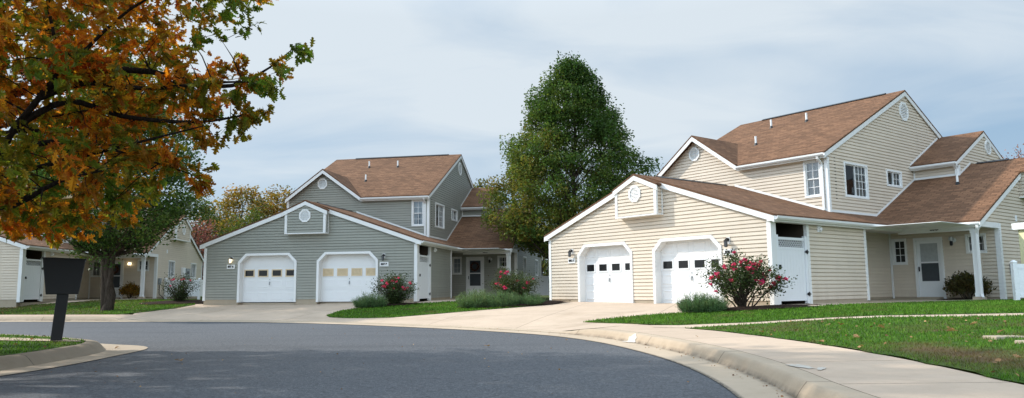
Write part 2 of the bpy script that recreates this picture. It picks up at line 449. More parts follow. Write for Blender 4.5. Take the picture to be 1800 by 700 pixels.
def ground_piece(name, poly, cell, off, m, hfun=Hs, kind='structure'):
    V, F = drape(poly, cell, off, hfun)
    me = bpy.data.meshes.new(name); me.from_pydata(V.tolist(), [], F); me.materials.append(m)
    me.polygons.foreach_set('use_smooth', [True] * len(F))
    o = bpy.data.objects.new(name, me); COL.objects.link(o)
    if kind: o['kind'] = kind
    return o
def sweep(name, i0, i1, ts, zs, m, base=RC, nrm=NRM, arc=ARC, parent=None, kind='structure'):
    """strip along a kerb line: ts = offsets outward, zs(t, i) = heights"""
    V = []; F = []; UV = []
    k = len(ts)
    for i in range(i0, i1):
        for t in ts:
            p = base[i] + nrm[i] * t
            V.append((p[0], p[1], zs(t, i))); UV.append((arc[i], t))
    for i in range(i1 - i0 - 1):
        for j in range(k - 1):
            F.append((i * k + j, (i + 1) * k + j, (i + 1) * k + j + 1, i * k + j + 1))
    me = bpy.data.meshes.new(name); me.from_pydata(V, [], F); me.materials.append(m)
    ul = me.uv_layers.new(name='UVMap')
    for l in me.loops: ul.data[l.index].uv = UV[l.vertex_index]
    me.polygons.foreach_set('use_smooth', [True] * len(F))
    o = bpy.data.objects.new(name, me); COL.objects.link(o)
    if kind: o['kind'] = kind
    return o
def pfun(off):
    def f(t, i):
        x, y = RC[i]; p = RC[i] + NRM[i] * t
        return float(prof(np.array([t]), hc_of(np.array([x]), np.array([y])), zh(np.array([p[0]])))[0]) + off
    return f

# base ground to the horizon
def far_ground():
    V = []; F = []
    xs = np.concatenate([[-900, -300, -120], np.arange(-66, 40.1, .8), [60, 120, 300, 900]])
    ys = np.concatenate([[-300, -80], np.arange(-22, 60.1, .8), [80, 140, 300, 900]])
    X, Y = np.meshgrid(xs, ys); Z = Hs(X.ravel(), Y.ravel()) - .06
    q = np.stack([X.ravel(), Y.ravel()], 1); dmin = np.array([((RC - p)**2).sum(1).min() for p in q])
    Z = Z - .22 * (dmin < 3.2**2)
    n = len(xs)
    V = np.column_stack([X.ravel(), Y.ravel(), Z])
    F = np.array([(j * n + i, j * n + i + 1, (j + 1) * n + i + 1, (j + 1) * n + i) for j in range(len(ys) - 1) for i in range(n - 1)])
    o = np_mesh('ground', V, [F], SOIL, smooth=True); o['kind'] = 'structure'
far_ground()
road_poly = [tuple(p) for p in RC[::2]] + [(-60, -20)]
ground_piece('road', road_poly, 4., -.004, ASPHALT, lambda x, y: np.full(len(x), -1.0))
iA = 0; iB = len(RC) - 1
sweep('kerb', iA, iB, [-.02, .0, .2, .43, .45, .475, .50, .525, .55, .60, .66, .76], pfun(.004), KERBC)
def near_i(x, y): return int(((RC - (x, y))**2).sum(1).argmin())
iR = near_i(.9, 15.8); iL = near_i(-13.4, 25.4)
sweep('sidewalk', iR, iB, [.764, 1.1, 1.6, 2.16], pfun(.0055), WALKC)
sweep('sidewalk', iA, iL, [.764, 1.1, 1.6, 1.95], pfun(.0055), WALKC)

# driveways (drawn as slabs on the terrain)
drvL = [tuple(RC[i] + NRM[i] * .764) for i in range(near_i(-13.6, 25.4), near_i(.75, 16.1), 3)]
DRIVE = drvL + [(2.75, 16.6), (3.0, 17.6), (3.2, 18.85), (4.5, 19.1), (5.6, 18.95), (7.3, 19.2), (6.9, 20.4), (1.3, 27.9), (.6, 33), (-.9, 33), (-2.4, 29.2), (-3.7, 29.6), (-13.2, 31.6), (-14.0, 34.5), (-15.2, 34.0), (-13.4, 30.5), (-14.2, 28.)]
ground_piece('driveway', DRIVE, .8, .004, DRIVEC)
# front walks
ground_piece('path', [(7.0, 18.3), (9.58, 19.7), (14.0, 22.3), (11.3, 24.5), (6.6, 19.9)], .8, .006, DRIVEC)
ground_piece('path', [(-4.0, 28.55), (-2.3, 28.7), (-1.6, 33.2), (-.2, 35.8), (-2.6, 35.9), (-3.6, 29.4)], .8, .006, DRIVEC)
ground_piece('path', [(-34, 27.6), (-24, 30.9), (-20.0, 33.2), (-18.3, 38.6), (-21.0, 38.6), (-21.0, 33), (-25, 31.6), (-34, 30)], .8, .006, DRIVEC)
ground_piece('path', [(2.9, 15.5), (3.4, 15.1), (4.88, 14.70), (6.2, 14.63), (7.1, 14.21), (8.0, 13.25), (11, 10.5), (11.5, 11.0), (8.2, 13.8), (7.2, 14.70), (6.3, 15.02), (4.8, 15.15), (3.5, 15.75), (3.0, 16.3)], .6, .012, DRIVEC)

# ------------------------------------------------------------------ lawns with blades
def in_poly(P, x, y):
    P = np.array(P); c = np.zeros(len(x), bool); n = len(P)
    for i in range(n):
        x0, y0 = P[i]; x1, y1 = P[(i + 1) % n]
        cond = ((y0 > y) != (y1 > y)) & (x < (x1 - x0) * (y - y0) / (y1 - y0 + 1e-12) + x0)
        c ^= cond
    return c
def lawn(poly, dens, h, dry=None, off=.018, hfun=Hs, near=None, pale=0.):
    V, F = drape(poly, .5, off, hfun)
    P = np.array(poly); A = (P.max(0) - P.min(0)).prod(); N = int(A * dens)
    x = RNG.uniform(P[:, 0].min(), P[:, 0].max(), N); y = RNG.uniform(P[:, 1].min(), P[:, 1].max(), N)
    if near is not None:
        keep = RNG.random(N) < near(x, y); x = x[keep]; y = y[keep]
    k = in_poly(poly, x, y); x = x[k]; y = y[k]; N = len(x)
    z = hfun(x, y) + off - .01
    d = np.zeros(N) if dry is None else dry(x, y)
    rv = RNG.random(N); dist = np.sqrt(x * x + y * y)
    hh = h * RNG.uniform(.5, 1.15, N) * (1 - .45 * np.clip(d, 0, 1)); w = np.maximum(.0035, dist * .0007) * RNG.uniform(.8, 1.3, N)
    az = RNG.uniform(0, 2 * np.pi, N); ln = RNG.uniform(.1, .8, N) * hh; la = RNG.uniform(0, 2 * np.pi, N)
    dx = np.cos(az) * w; dy = np.sin(az) * w
    b = np.stack([np.stack([x - dx, y - dy, z], 1), np.stack([x + dx, y + dy, z], 1),
                  np.stack([x + np.cos(la) * ln, y + np.sin(la) * ln, z + hh], 1)], 1).reshape(-1, 3)
    bv = np.zeros((N, 3, 4)); bv[:, :, 0] = rv[:, None]; bv[:, :2, 0] *= .55; bv[:, :, 1] = (d + pale)[:, None] ; bv[:, :, 3] = 1
    # sheet (soil / thatch under the blades)
    sv = np.zeros((len(V), 4)); sv[:, 0] = .25; sv[:, 1] = (0 if dry is None else dry(V[:, 0], V[:, 1])) + pale; sv[:, 3] = 1
    tri = []
    for f in F:
        for i in range(1, len(f) - 1): tri.append((f[0], f[i], f[i + 1]))
    tri = np.array(tri); bt = np.arange(N * 3).reshape(-1, 3) + len(V)
    o = np_mesh('grass', np.concatenate([V, b]), [np.concatenate([tri, bt])], LAWN, var=np.concatenate([sv, bv.reshape(-1, 4)]))
    o['kind'] = 'stuff'; return o
def blob(cx, cy, rx, ry, s=1.):
    return lambda x, y: s * np.exp(-(((x - cx) / rx)**2 + ((y - cy) / ry)**2)**1.5)
def wob(x, y): return .5 + .25 * np.sin(x * 1.7 + np.sin(y * 1.3) * 2) + .25 * np.sin(y * 2.3 + np.sin(x * 1.9) * 2)
sideR = [tuple(RC[i] + NRM[i] * (2.17 + .03 * math.sin(i * .9) + .02 * math.sin(i * 2.3))) for i in range(near_i(1.55, 14.0), near_i(1.6, 0), 2)]
bare = blob(4.95, 8.35, .5, 1.3, .85)
def dryR(x, y): return bare(x, y) * (.7 + .6 * wob(x * 2, y * 2)) + .45 * wob(x * .9 + 3, y * .8)**3 + .5 * (np.random.default_rng(3).random(len(x)) < .10)
lawnR2 = [(3.42, 14.98)] + [p for p in sideR if p[1] < 14.6] + [(14, 0), (16, 9), (11.0, 10.6), (8.0, 13.2), (7.1, 14.16), (6.2, 14.58), (4.88, 14.64)]
lawn(lawnR2, 2100, .055, dryR, near=lambda x, y: np.clip(7.5**2 / (x * x + y * y), .12, 1) * (y > 1) * (y > x * 1.05 - 1.0))
lawnR1 = [(1.70, 18.3), (2.62, 17.1), (3.2, 16.2), (3.55, 15.72), (4.79, 15.17), (6.31, 15.05), (7.2, 14.75), (8.25, 13.8), (11.5, 11.0), (17, 13), (18, 21.5), (14.6, 21.9), (14.0, 22.2), (9.58, 19.65), (7.3, 18.2), (6.4, 18.1), (5.0, 18.4), (4.5, 19.05), (3.1, 18.85)]
lawn(lawnR1, 620, .06, lambda x, y: .18 * wob(x, y)**2, near=lambda x, y: 1. * (y > x * .95 + 0.5))
lawn([(14.2, 22.2), (14.6, 21.9), (18, 21.5), (24, 26), (21.6, 27.6), (14.6, 22.9)], 200, .05)
GL = [(-6.3, 25.2), (-6.05, 24.6), (-5.4, 24.05), (-4.72, 23.68), (-3.79, 23.3), (-2.5, 23.45), (-.84, 24.04), (.25, 24.4), (1.0, 24.8), (1.25, 26.5), (.9, 31), (-.2, 33.4), (-1.4, 32.8), (-2.15, 28.75), (-3.9, 28.45), (-4.7, 28.3), (-5.55, 27.7), (-6.1, 26.6)]
lawn(GL, 420, .06, lambda x, y: .2 * wob(x, y)**2)
LL = [(-34, 31.6)] + [tuple(RC[i] + NRM[i] * 1.96) for i in range(near_i(-32, 29.5), near_i(-14.9, 25.7), 4)] + [(-14.6, 27.5), (-13.9, 28.5), (-13.4, 29.6), (-13.3, 31.2), (-14.3, 33.6), (-15.0, 36), (-18.0, 37.5), (-19.6, 33.2), (-24, 30.85)]
def dryL(x, y): return .55 * wob(x * .6, y * .6) * np.clip((-14 - x) / 6, 0, 1) + .15
lawn(LL, 300, .06, dryL)
lawn([(-12.0, 45), (-13.2, 36.5), (-12.6, 36), (-2, 50), (-4, 80), (-40, 80), (-40, 55), (-20, 50)], 6, .1)

# mulch beds
def mulch(cx, cy, rx, ry, rot=0., off=.03, hump=.05):
    pts = []
    for k in range(26):
        a = 2 * math.pi * k / 26; r = 1 + .08 * math.sin(3 * a + cx) + .05 * math.sin(5 * a)
        x = rx * r * math.cos(a); y = ry * r * math.sin(a)
        pts.append((cx + x * math.cos(rot) - y * math.sin(rot), cy + x * math.sin(rot) + y * math.cos(rot)))
    def hf(x, y):
        u = (x - cx) * math.cos(rot) + (y - cy) * math.sin(rot); v = -(x - cx) * math.sin(rot) + (y - cy) * math.cos(rot)
        return Hs(x, y) + hump * np.clip(1 - (u / rx)**2 - (v / ry)**2, 0, 1) + .012 * np.sin(x * 23) * np.sin(y * 19)
    o = ground_piece('mulch', pts, .2, off, MULCH, hf); o['kind'] = 'structure'
mulch(6.2, 18.9, 1.5, .55, -.15, .035)
mulch(-4.75, 28.0, 1.2, .55, .2, .045)
mulch(.1, 25.6, 1.9, 1.1, .15, .045)
mulch(-14.5, 32.4, 1.5, 1.1, .3, .045)
mulch(14.3, 24.0, 1.4, .45, .75, .035, .03)
mulch(-23.6, 31.3, 1.6, .5, .5, .045)

# island with kerb, mailbox strip
ISL = [(-9, -1), (-7.6, 2.5), (-7.15, 6), (-6.85, 8.5), (-6.72, 10.3), (-6.82, 11.6), (-6.98, 12.5), (-7.35, 13.25), (-8.08, 13.95), (-9.13, 14.75), (-10.98, 15.85), (-16, 18.5), (-30, 24.3), (-58, 30), (-58, -6), (-20, -6)]
IC = spline(ISL, .15, True)
IT = np.roll(IC, -1, 0) - np.roll(IC, 1, 0); IT /= np.linalg.norm(IT, axis=1)[:, None]
IN = np.stack([IT[:, 1], -IT[:, 0]], 1)     # outward (path runs counter-clockwise seen from above)
IARC = np.concatenate([[0], np.cumsum(np.linalg.norm(np.diff(IC, axis=0), axis=1))])
def isl_z(t, i):
    nose = math.exp(-((IC[i][0] + 7.6)**2 + (IC[i][1] - 13.6)**2) / .5)
    if t > .13: return -.985 + .0 * nose if t < .5 else -1.006
    return float(np.interp(t, [-.2, -.06, 0, .05, .12, .13], [-.84, -.84, -.855, -.9, -.98, -.985]))
cl = list(range(len(IC)))
IC2 = np.concatenate([IC, IC[:2]]); IN2 = np.concatenate([IN, IN[:2]]); IA2 = np.concatenate([IARC, IARC[-1] + np.array([.15, .3])])
IC = IC2
sweep('kerb', 0, len(IC2), [-.2, -.06, 0, .05, .12, .13], isl_z, KERBOLD, IC2, IN2, IA2)
nose_w = 1 + .55 * np.exp(-((IC2[:, 0] + 7.3)**2 + (IC2[:, 1] - 13.3)**2) / .8)
def gut_z(t, i): return -.986 - (.008 if t > .5 else 0)
def sweep_wide():
    V = []; F = []; ts = [.11, .3, .5, .56]
    for i in range(len(IC2)):
        for t_ in ts:
            p = IC2[i] + IN2[i] * (t_ if t_ < .2 else .11 + (t_ - .11) * nose_w[i]); V.append((p[0], p[1], gut_z(t_, i)))
    k = len(ts)
    for i in range(len(IC2) - 1):
        for j in range(k - 1): F.append((i * k + j, (i + 1) * k + j, (i + 1) * k + j + 1, i * k + j + 1))
    me = bpy.data.meshes.new('gutter_pan'); me.from_pydata(V, [], F); me.materials.append(GUTC); o = bpy.data.objects.new('gutter_pan', me); COL.objects.link(o); o['kind'] = 'structure'
sweep_wide()
inner = [tuple(IC2[i] - IN2[i] * .19) for i in range(0, len(IC2) - 2, 2)]
def hisl(x, y): return np.full(len(x), -.86)
def dryI(x, y): return .25 * wob(x, y) + .75 * np.clip(1 - np.abs(y - 14.3 - (x + 8.1) * -.62) / .55, 0, 1)
def nearI(x, y): return np.clip(10**2 / (x * x + y * y), .0, 1) * (x > -16) * (y > 4)
lawn(inner, 1000, .05, dryI, off=.02, hfun=hisl, near=nearI)
ground_piece('path', [(-7.30, 12.72), (-7.62, 13.15), (-9.4, 14.0), (-12.5, 15.6), (-20, 19), (-20, 18.2), (-12.5, 14.9), (-9.3, 13.35)], .6, .035, DRIVEC, hisl)

# ------------------------------------------------------------------ wall plane tools
def P_(pl, s, n, z):
    return (s, pl[1] - n, z) if pl[0] == 'F' else ((pl[1] + n, s, z) if pl[0] == 'R' else ((pl[1] - n, s, z) if pl[0] == 'L' else (s, pl[1] + n, z)))
def pbox(mb, pl, s0, s1, n0, n1, z0, z1):
    mb.hexa([P_(pl, s0, n0, z0), P_(pl, s1, n0, z0), P_(pl, s1, n1, z0), P_(pl, s0, n1, z0),
             P_(pl, s0, n0, z1), P_(pl, s1, n0, z1), P_(pl, s1, n1, z1), P_(pl, s0, n1, z1)])
LAP = .112; DEEP = -.018
def siding(mb, pl, outer, holes=(), t=.02):
    polys = [outer] + list(holes)
    zs = set()
    for p in polys:
        for s, z in p: zs.add(round(z, 4))
    z0 = min(zs); z1 = max(zs)
    for k in range(int(z0 / LAP) - 1, int(z1 / LAP) + 2):
        for q in (k * LAP, k * LAP + .73 * LAP, k * LAP + .77 * LAP):
            if z0 < q < z1: zs.add(round(q, 4))
    zs = sorted(zs)
    def cross(z):
        out = []
        for p in polys:
            n = len(p)
            for i in range(n):
                (sa, za), (sb, zb) = p[i], p[(i + 1) % n]
                if abs(za - zb) < 1e-9: continue
                lo, hi = min(za, zb), max(za, zb)
                if lo < z < hi: out.append((sa, za, sb, zb))
        return out
    for a, b in zip(zs, zs[1:]):
        if b - a < 1e-4: continue
        m = (a + b) / 2
        es = cross(m)
        at = lambda e, z: e[0] + (e[2] - e[0]) * (z - e[1]) / (e[3] - e[1])
        es.sort(key=lambda e: at(e, m))
        kk = math.floor(m / LAP + 1e-9)
        def off(z):
            fr = min(1, max(0, (z - kk * LAP) / LAP))
            return t * (1 - .12 * fr / .73) if fr <= .7305 else (t * .88 + (DEEP - t * .88) * (fr - .73) / .04 if fr < .7695 else DEEP)
        oa, ob = off(a), off(b)
        for e, g in zip(es[::2], es[1::2]):
            mb.poly([P_(pl, at(e, a), oa, a), P_(pl, at(g, a), oa, a), P_(pl, at(g, b), ob, b), P_(pl, at(e, b), ob, b)])
            if abs(a - kk * LAP) < 2e-4:
                mb.poly([P_(pl, at(e, a), DEEP, a), P_(pl, at(g, a), DEEP, a), P_(pl, at(g, a), oa, a), P_(pl, at(e, a), oa, a)])
def roofpoly(mb, pts, th=.06):
    p = [Vector(q) for q in pts]
    n = Vector((0, 0, 0))
    for i in range(len(p)): n += p[i].cross(p[(i + 1) % len(p)])
    n.normalize()
    if n.z < 0: n = -n
    al = Vector((0, 0, 1)).cross(n).normalized(); up = n.cross(al)
    mb.poly(p, [(q.dot(al), q.dot(up)) for q in p])
    d = Vector((0, 0, -th))
    mb.poly([q + d for q in reversed(p)])
    for i in range(len(p)):
        j = (i + 1) % len(p)
        mb.poly([p[i], p[j], p[j] + d, p[i] + d])
def board(mb, a, b, h, th, out, drop=.0):
    """board hanging below the line a-b, its outer face th along out"""
    a = Vector(a) - Vector((0, 0, drop)); b = Vector(b) - Vector((0, 0, drop)); o = Vector(out).normalized() * th; d = Vector((0, 0, -h))
    mb.hexa([a + d, b + d, b + d + o, a + d + o, a, b, b + o, a + o])
def text_mesh(name, s, size, m, parent, loc, rot, align='CENTER'):
    cu = bpy.data.curves.new('txt', 'FONT'); cu.body = s; cu.size = size; cu.align_x = align; cu.align_y = 'CENTER'; cu.extrude = .004; cu.offset = .006 * size / .1
    o = bpy.data.objects.new('txt', cu); COL.objects.link(o)
    bpy.context.view_layer.update()
    me = bpy.data.meshes.new_from_object(o.evaluated_get(bpy.context.evaluated_depsgraph_get()))
    bpy.data.objects.remove(o); bpy.data.curves.remove(cu)
    me.name = name; me.materials.clear(); me.materials.append(m)
    q = bpy.data.objects.new(name, me); COL.objects.link(q); q.parent = parent
    q.location = loc; q.rotation_euler = rot
    return q

def window(parent, pl, s0, s1, z0, z1, style='dh', grid=(2, 2), curtain=None, fw=.065, back=True, split=None, half=None):
    """outer size s0..s1, z0..z1; style dh double hung, sl slider, fx fixed"""
    mb = MB()
    for a, b, c, d in ((s0, s1, z1 - fw, z1), (s0, s1, z0, z0 + fw), (s0, s0 + fw, z0 + fw, z1 - fw), (s1 - fw, s1, z0 + fw, z1 - fw)):
        pbox(mb, pl, a, b, -.10, .038, c, d)
    i0, i1, j0, j1 = s0 + fw, s1 - fw, z0 + fw, z1 - fw
    sf = .032
    sashes = [(i0, i1, j0, (j0 + j1) / 2, -.035), (i0, i1, (j0 + j1) / 2 - .02, j1, -.012)] if style == 'dh' else ([(i0, (i0 + i1) / 2 + .015, j0, j1, -.035), ((i0 + i1) / 2 - .015, i1, j0, j1, -.012)] if style == 'sl' else [(i0, i1, j0, j1, -.02)])
    panes = MB()
    mi = MB()
    for q, (a, b, c, d, n) in enumerate(sashes):
        for e in ((a, b, c, c + sf), (a, b, d - sf, d), (a, a + sf, c + sf, d - sf), (b - sf, b, c + sf, d - sf)):
            pbox(mb, pl, e[0], e[1], n - .028, n, e[2], e[3])
        panes.poly([P_(pl, a + sf, n - .016, c + sf), P_(pl, b - sf, n - .016, c + sf), P_(pl, b - sf, n - .016, d - sf), P_(pl, a + sf, n - .016, d - sf)])
        if grid and (half is None or q == half):
            for k in range(1, grid[0]):
                x = a + sf + (b - a - 2 * sf) * k / grid[0]; pbox(mi, pl, x - .009, x + .009, n - .020, n - .006, c + sf, d - sf)
            for k in range(1, grid[1]):
                z = c + sf + (d - c - 2 * sf) * k / grid[1]; pbox(mi, pl, a + sf, b - sf, n - .019, n - .007, z - .009, z + .009)
    w = mb.build('window', WHITE, parent)
    panes.build('pane', GLASS, w)
    if mi.f: mi.build('muntin', WHITE, w)
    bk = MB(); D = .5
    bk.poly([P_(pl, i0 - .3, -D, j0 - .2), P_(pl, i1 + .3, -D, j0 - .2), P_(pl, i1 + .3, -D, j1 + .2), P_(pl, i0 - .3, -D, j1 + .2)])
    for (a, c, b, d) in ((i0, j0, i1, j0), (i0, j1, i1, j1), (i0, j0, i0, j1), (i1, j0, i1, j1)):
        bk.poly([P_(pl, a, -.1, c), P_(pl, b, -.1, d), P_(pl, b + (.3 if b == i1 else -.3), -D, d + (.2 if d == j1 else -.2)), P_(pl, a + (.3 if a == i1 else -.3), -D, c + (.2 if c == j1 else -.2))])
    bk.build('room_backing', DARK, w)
    if curtain:
        cm, parts = curtain
        cb = MB()
        for (fa, fb, fc, fd) in parts:
            n = 14
            for k in range(n):
                xa = i0 + (i1 - i0) * (fa + (fb - fa) * k / n); xb = i0 + (i1 - i0) * (fa + (fb - fa) * (k + 1) / n)
                na = -.12 - .018 * (k % 2); nb = -.12 - .018 * ((k + 1) % 2)
                zc, zd = j0 + (j1 - j0) * fc, j0 + (j1 - j0) * fd
                cb.poly([P_(pl, xa, na, zc), P_(pl, xb, nb, zc), P_(pl, xb, nb, zd), P_(pl, xa, na, zd)])
        cb.build('curtain', cm, w)
    return w

def gable_vent(parent, pl, s, z, r=.27):
    mb = MB()
    def octa(q, n): return [P_(pl, s + q * math.cos(math.pi / 8 + k * math.pi / 4), n, z + q * math.sin(math.pi / 8 + k * math.pi / 4) * 1.06) for k in range(8)]
    o1, o2, o3, o4 = octa(r, .0), octa(r, .05), octa(r * .76, .05), octa(r * .76, .012)
    for k in range(8):
        j = (k + 1) % 8
        mb.poly([o1[k], o1[j], o2[j], o2[k]]); mb.poly([o2[k], o2[j], o3[j], o3[k]]); mb.poly([o3[k], o3[j], o4[j], o4[k]])
    rr = r * .74
    n = 9
    for k in range(n):
        zz = z + rr * 1.02 * (2 * (k + .5) / n - 1)
        hw = min(rr, rr * 1.42 - abs(zz - z)) * .96
        if hw <= 0.03: continue
        dz = rr / n * 1.7
        mb.poly([P_(pl, s - hw, .040, zz - dz / 2), P_(pl, s + hw, .040, zz - dz / 2), P_(pl, s + hw, .016, zz + dz / 2), P_(pl, s - hw, .016, zz + dz / 2)])
    v = mb.build('gable_vent', WHITE, parent)
    b = MB(); b.poly(octa(r * .78, .026 - .02)); b.build('vent_shadow_screen', GREYMET, v)
    return v

def garage_door(parent, s0, s1, pane_mat, trim_mat, style):
    """outer trim width s0..s1 (local x), on the front plane y=0"""
    pl = ('F', 0.0)
    ZT = 2.005; CH = .34; tw = .095
    def ring(q, zt, ch): return [(s0 + q, 0.), (s0 + q, zt - ch), (s0 + q + ch, zt), (s1 - q - ch, zt), (s1 - q, zt - ch), (s1 - q, 0.)]
    o = ring(0, ZT, CH); i = ring(tw, ZT - tw, CH - tw * .41)
    fr = MB()
    for k in range(5):
        a, b, c, d = o[k], o[k + 1], i[k + 1], i[k]
        fr.hexa([P_(pl, *(lambda p, n: (p[0], n, p[1]))(p, n)) for n in (-.05, .045) for p in (a, b, c, d)])
        # jamb
        fr.hexa([P_(pl, p[0] + e, n, p[1] + f) for (n) in (-.26, -.052) for (p, e, f) in ((d, 0, 0), (c, 0, 0), (c, .0, .03) if k == 2 else (c, (-.03 if k < 2 else .03), 0), (d, 0, .03) if k == 2 else (d, (-.03 if k < 2 else .03), 0))])
    f = fr.build('door_frame', WHITE, parent)
    N = -.235
    dm = MB()
    x0, x1 = s0 + tw - .02, s1 - tw + .02; W = x1 - x0
    secs = [(.01, .495), (.503, .985), (.993, 1.44), (1.448, 1.95)]
    for (a, b) in secs:
        pbox(dm, pl, x0, x1, N - .03, N, a, b)
    pbox(dm, pl, x0, x1, N - .05, N - .012, .0, 1.95)
    pn = MB(); cols = 4
    for r_, (a, b) in enumerate(secs):
        for c in range(cols):
            ca = x0 + W * (c + .5) / cols; hw = W / cols * .38
            if r_ == 2:
                hw = .232; za, zb = 1.035, 1.345
                tm = pn
                for e in ((ca - hw, ca + hw, zb - .04, zb), (ca - hw, ca + hw, za, za + .04), (ca - hw, ca - hw + .045, za + .04, zb - .04), (ca + hw - .045, ca + hw, za + .04, zb - .04)):
                    pbox(tm, pl, e[0], e[1], N + .001, N + .016, e[2], e[3])
            elif style == 'raised' or (r_ != 3):
                za, zb = a + .085, b - .085
                d = .014 if style == 'raised' else .006
                bw = .03
                q0 = [(ca - hw, za), (ca + hw, za), (ca + hw, zb), (ca - hw, zb)]
                q1 = [(ca - hw + bw, za + bw), (ca + hw - bw, za + bw), (ca + hw - bw, zb - bw), (ca - hw + bw, zb - bw)]
                q2 = [(ca - hw + 2 * bw, za + 2 * bw), (ca + hw - 2 * bw, za + 2 * bw), (ca + hw - 2 * bw, zb - 2 * bw), (ca - hw + 2 * bw, zb - 2 * bw)]
                for k in range(4):
                    j = (k + 1) % 4
                    dm.poly([P_(pl, q0[k][0], N + .001, q0[k][1]), P_(pl, q0[j][0], N + .001, q0[j][1]), P_(pl, q1[j][0], N + d, q1[j][1]), P_(pl, q1[k][0], N + d, q1[k][1])])
                    dm.poly([P_(pl, q1[k][0], N + d, q1[k][1]), P_(pl, q1[j][0], N + d, q1[j][1]), P_(pl, q2[j][0], N + .003, q2[j][1]), P_(pl, q2[k][0], N + .003, q2[k][1])])
                dm.poly([P_(pl, q[0], N + .003, q[1]) for q in q2])
    g = dm.build('garage_door', DOORW, parent)
    pn.build('window_trim', trim_mat, g)
    for c in range(cols):
        ca = x0 + W * (c + .5) / cols
        p = MB(); pbox(p, pl, ca - .19, ca + .19, N + .002, N + .006, 1.075, 1.305); p.build('pane', pane_mat, g)
    h = MB(); cx = (x0 + x1) / 2
    h.tube([P_(pl, cx, N, .80), P_(pl, cx, N + .035, .80)], .022, 8); pbox(h, pl, cx - .018, cx + .018, N + .02, N + .04, .70, .78)
    pbox(h, pl, cx - .012, cx + .012, N + .001, N + .02, .78, .84)
    h.build('handle', GREYMET, g)
    h = MB(); h.tube([P_(pl, cx, N, .93), P_(pl, cx, N + .02, .93)], .018, 8); h.build('lock', GREYMET, g)
    return g
GPANE = {}
def m_pane(name, c, rough=.12):
    return m_flat(name, c, rough, .2)
PANE_DARK = m_pane('dark_garage_pane', (.010, .011, .012)); PANE_TAN = m_pane('tan_covered_pane', (.60, .47, .30), .35)

def gutter_seg(mb, a, b, out, drop=.02):
    a = Vector(a) - Vector((0, 0, drop)); b = Vector(b) - Vector((0, 0, drop)); o = Vector(out).normalized()
    prof_ = [(0, 0), (0, -.10), (.075, -.10), (.115, -.055), (.12, 0), (.108, 0), (.10, -.05), (.07, -.085), (.012, -.085), (.012, 0)]
    up = Vector((0, 0, 1))
    mb.prism([a + o * x + up * z for x, z in prof_], b - a)

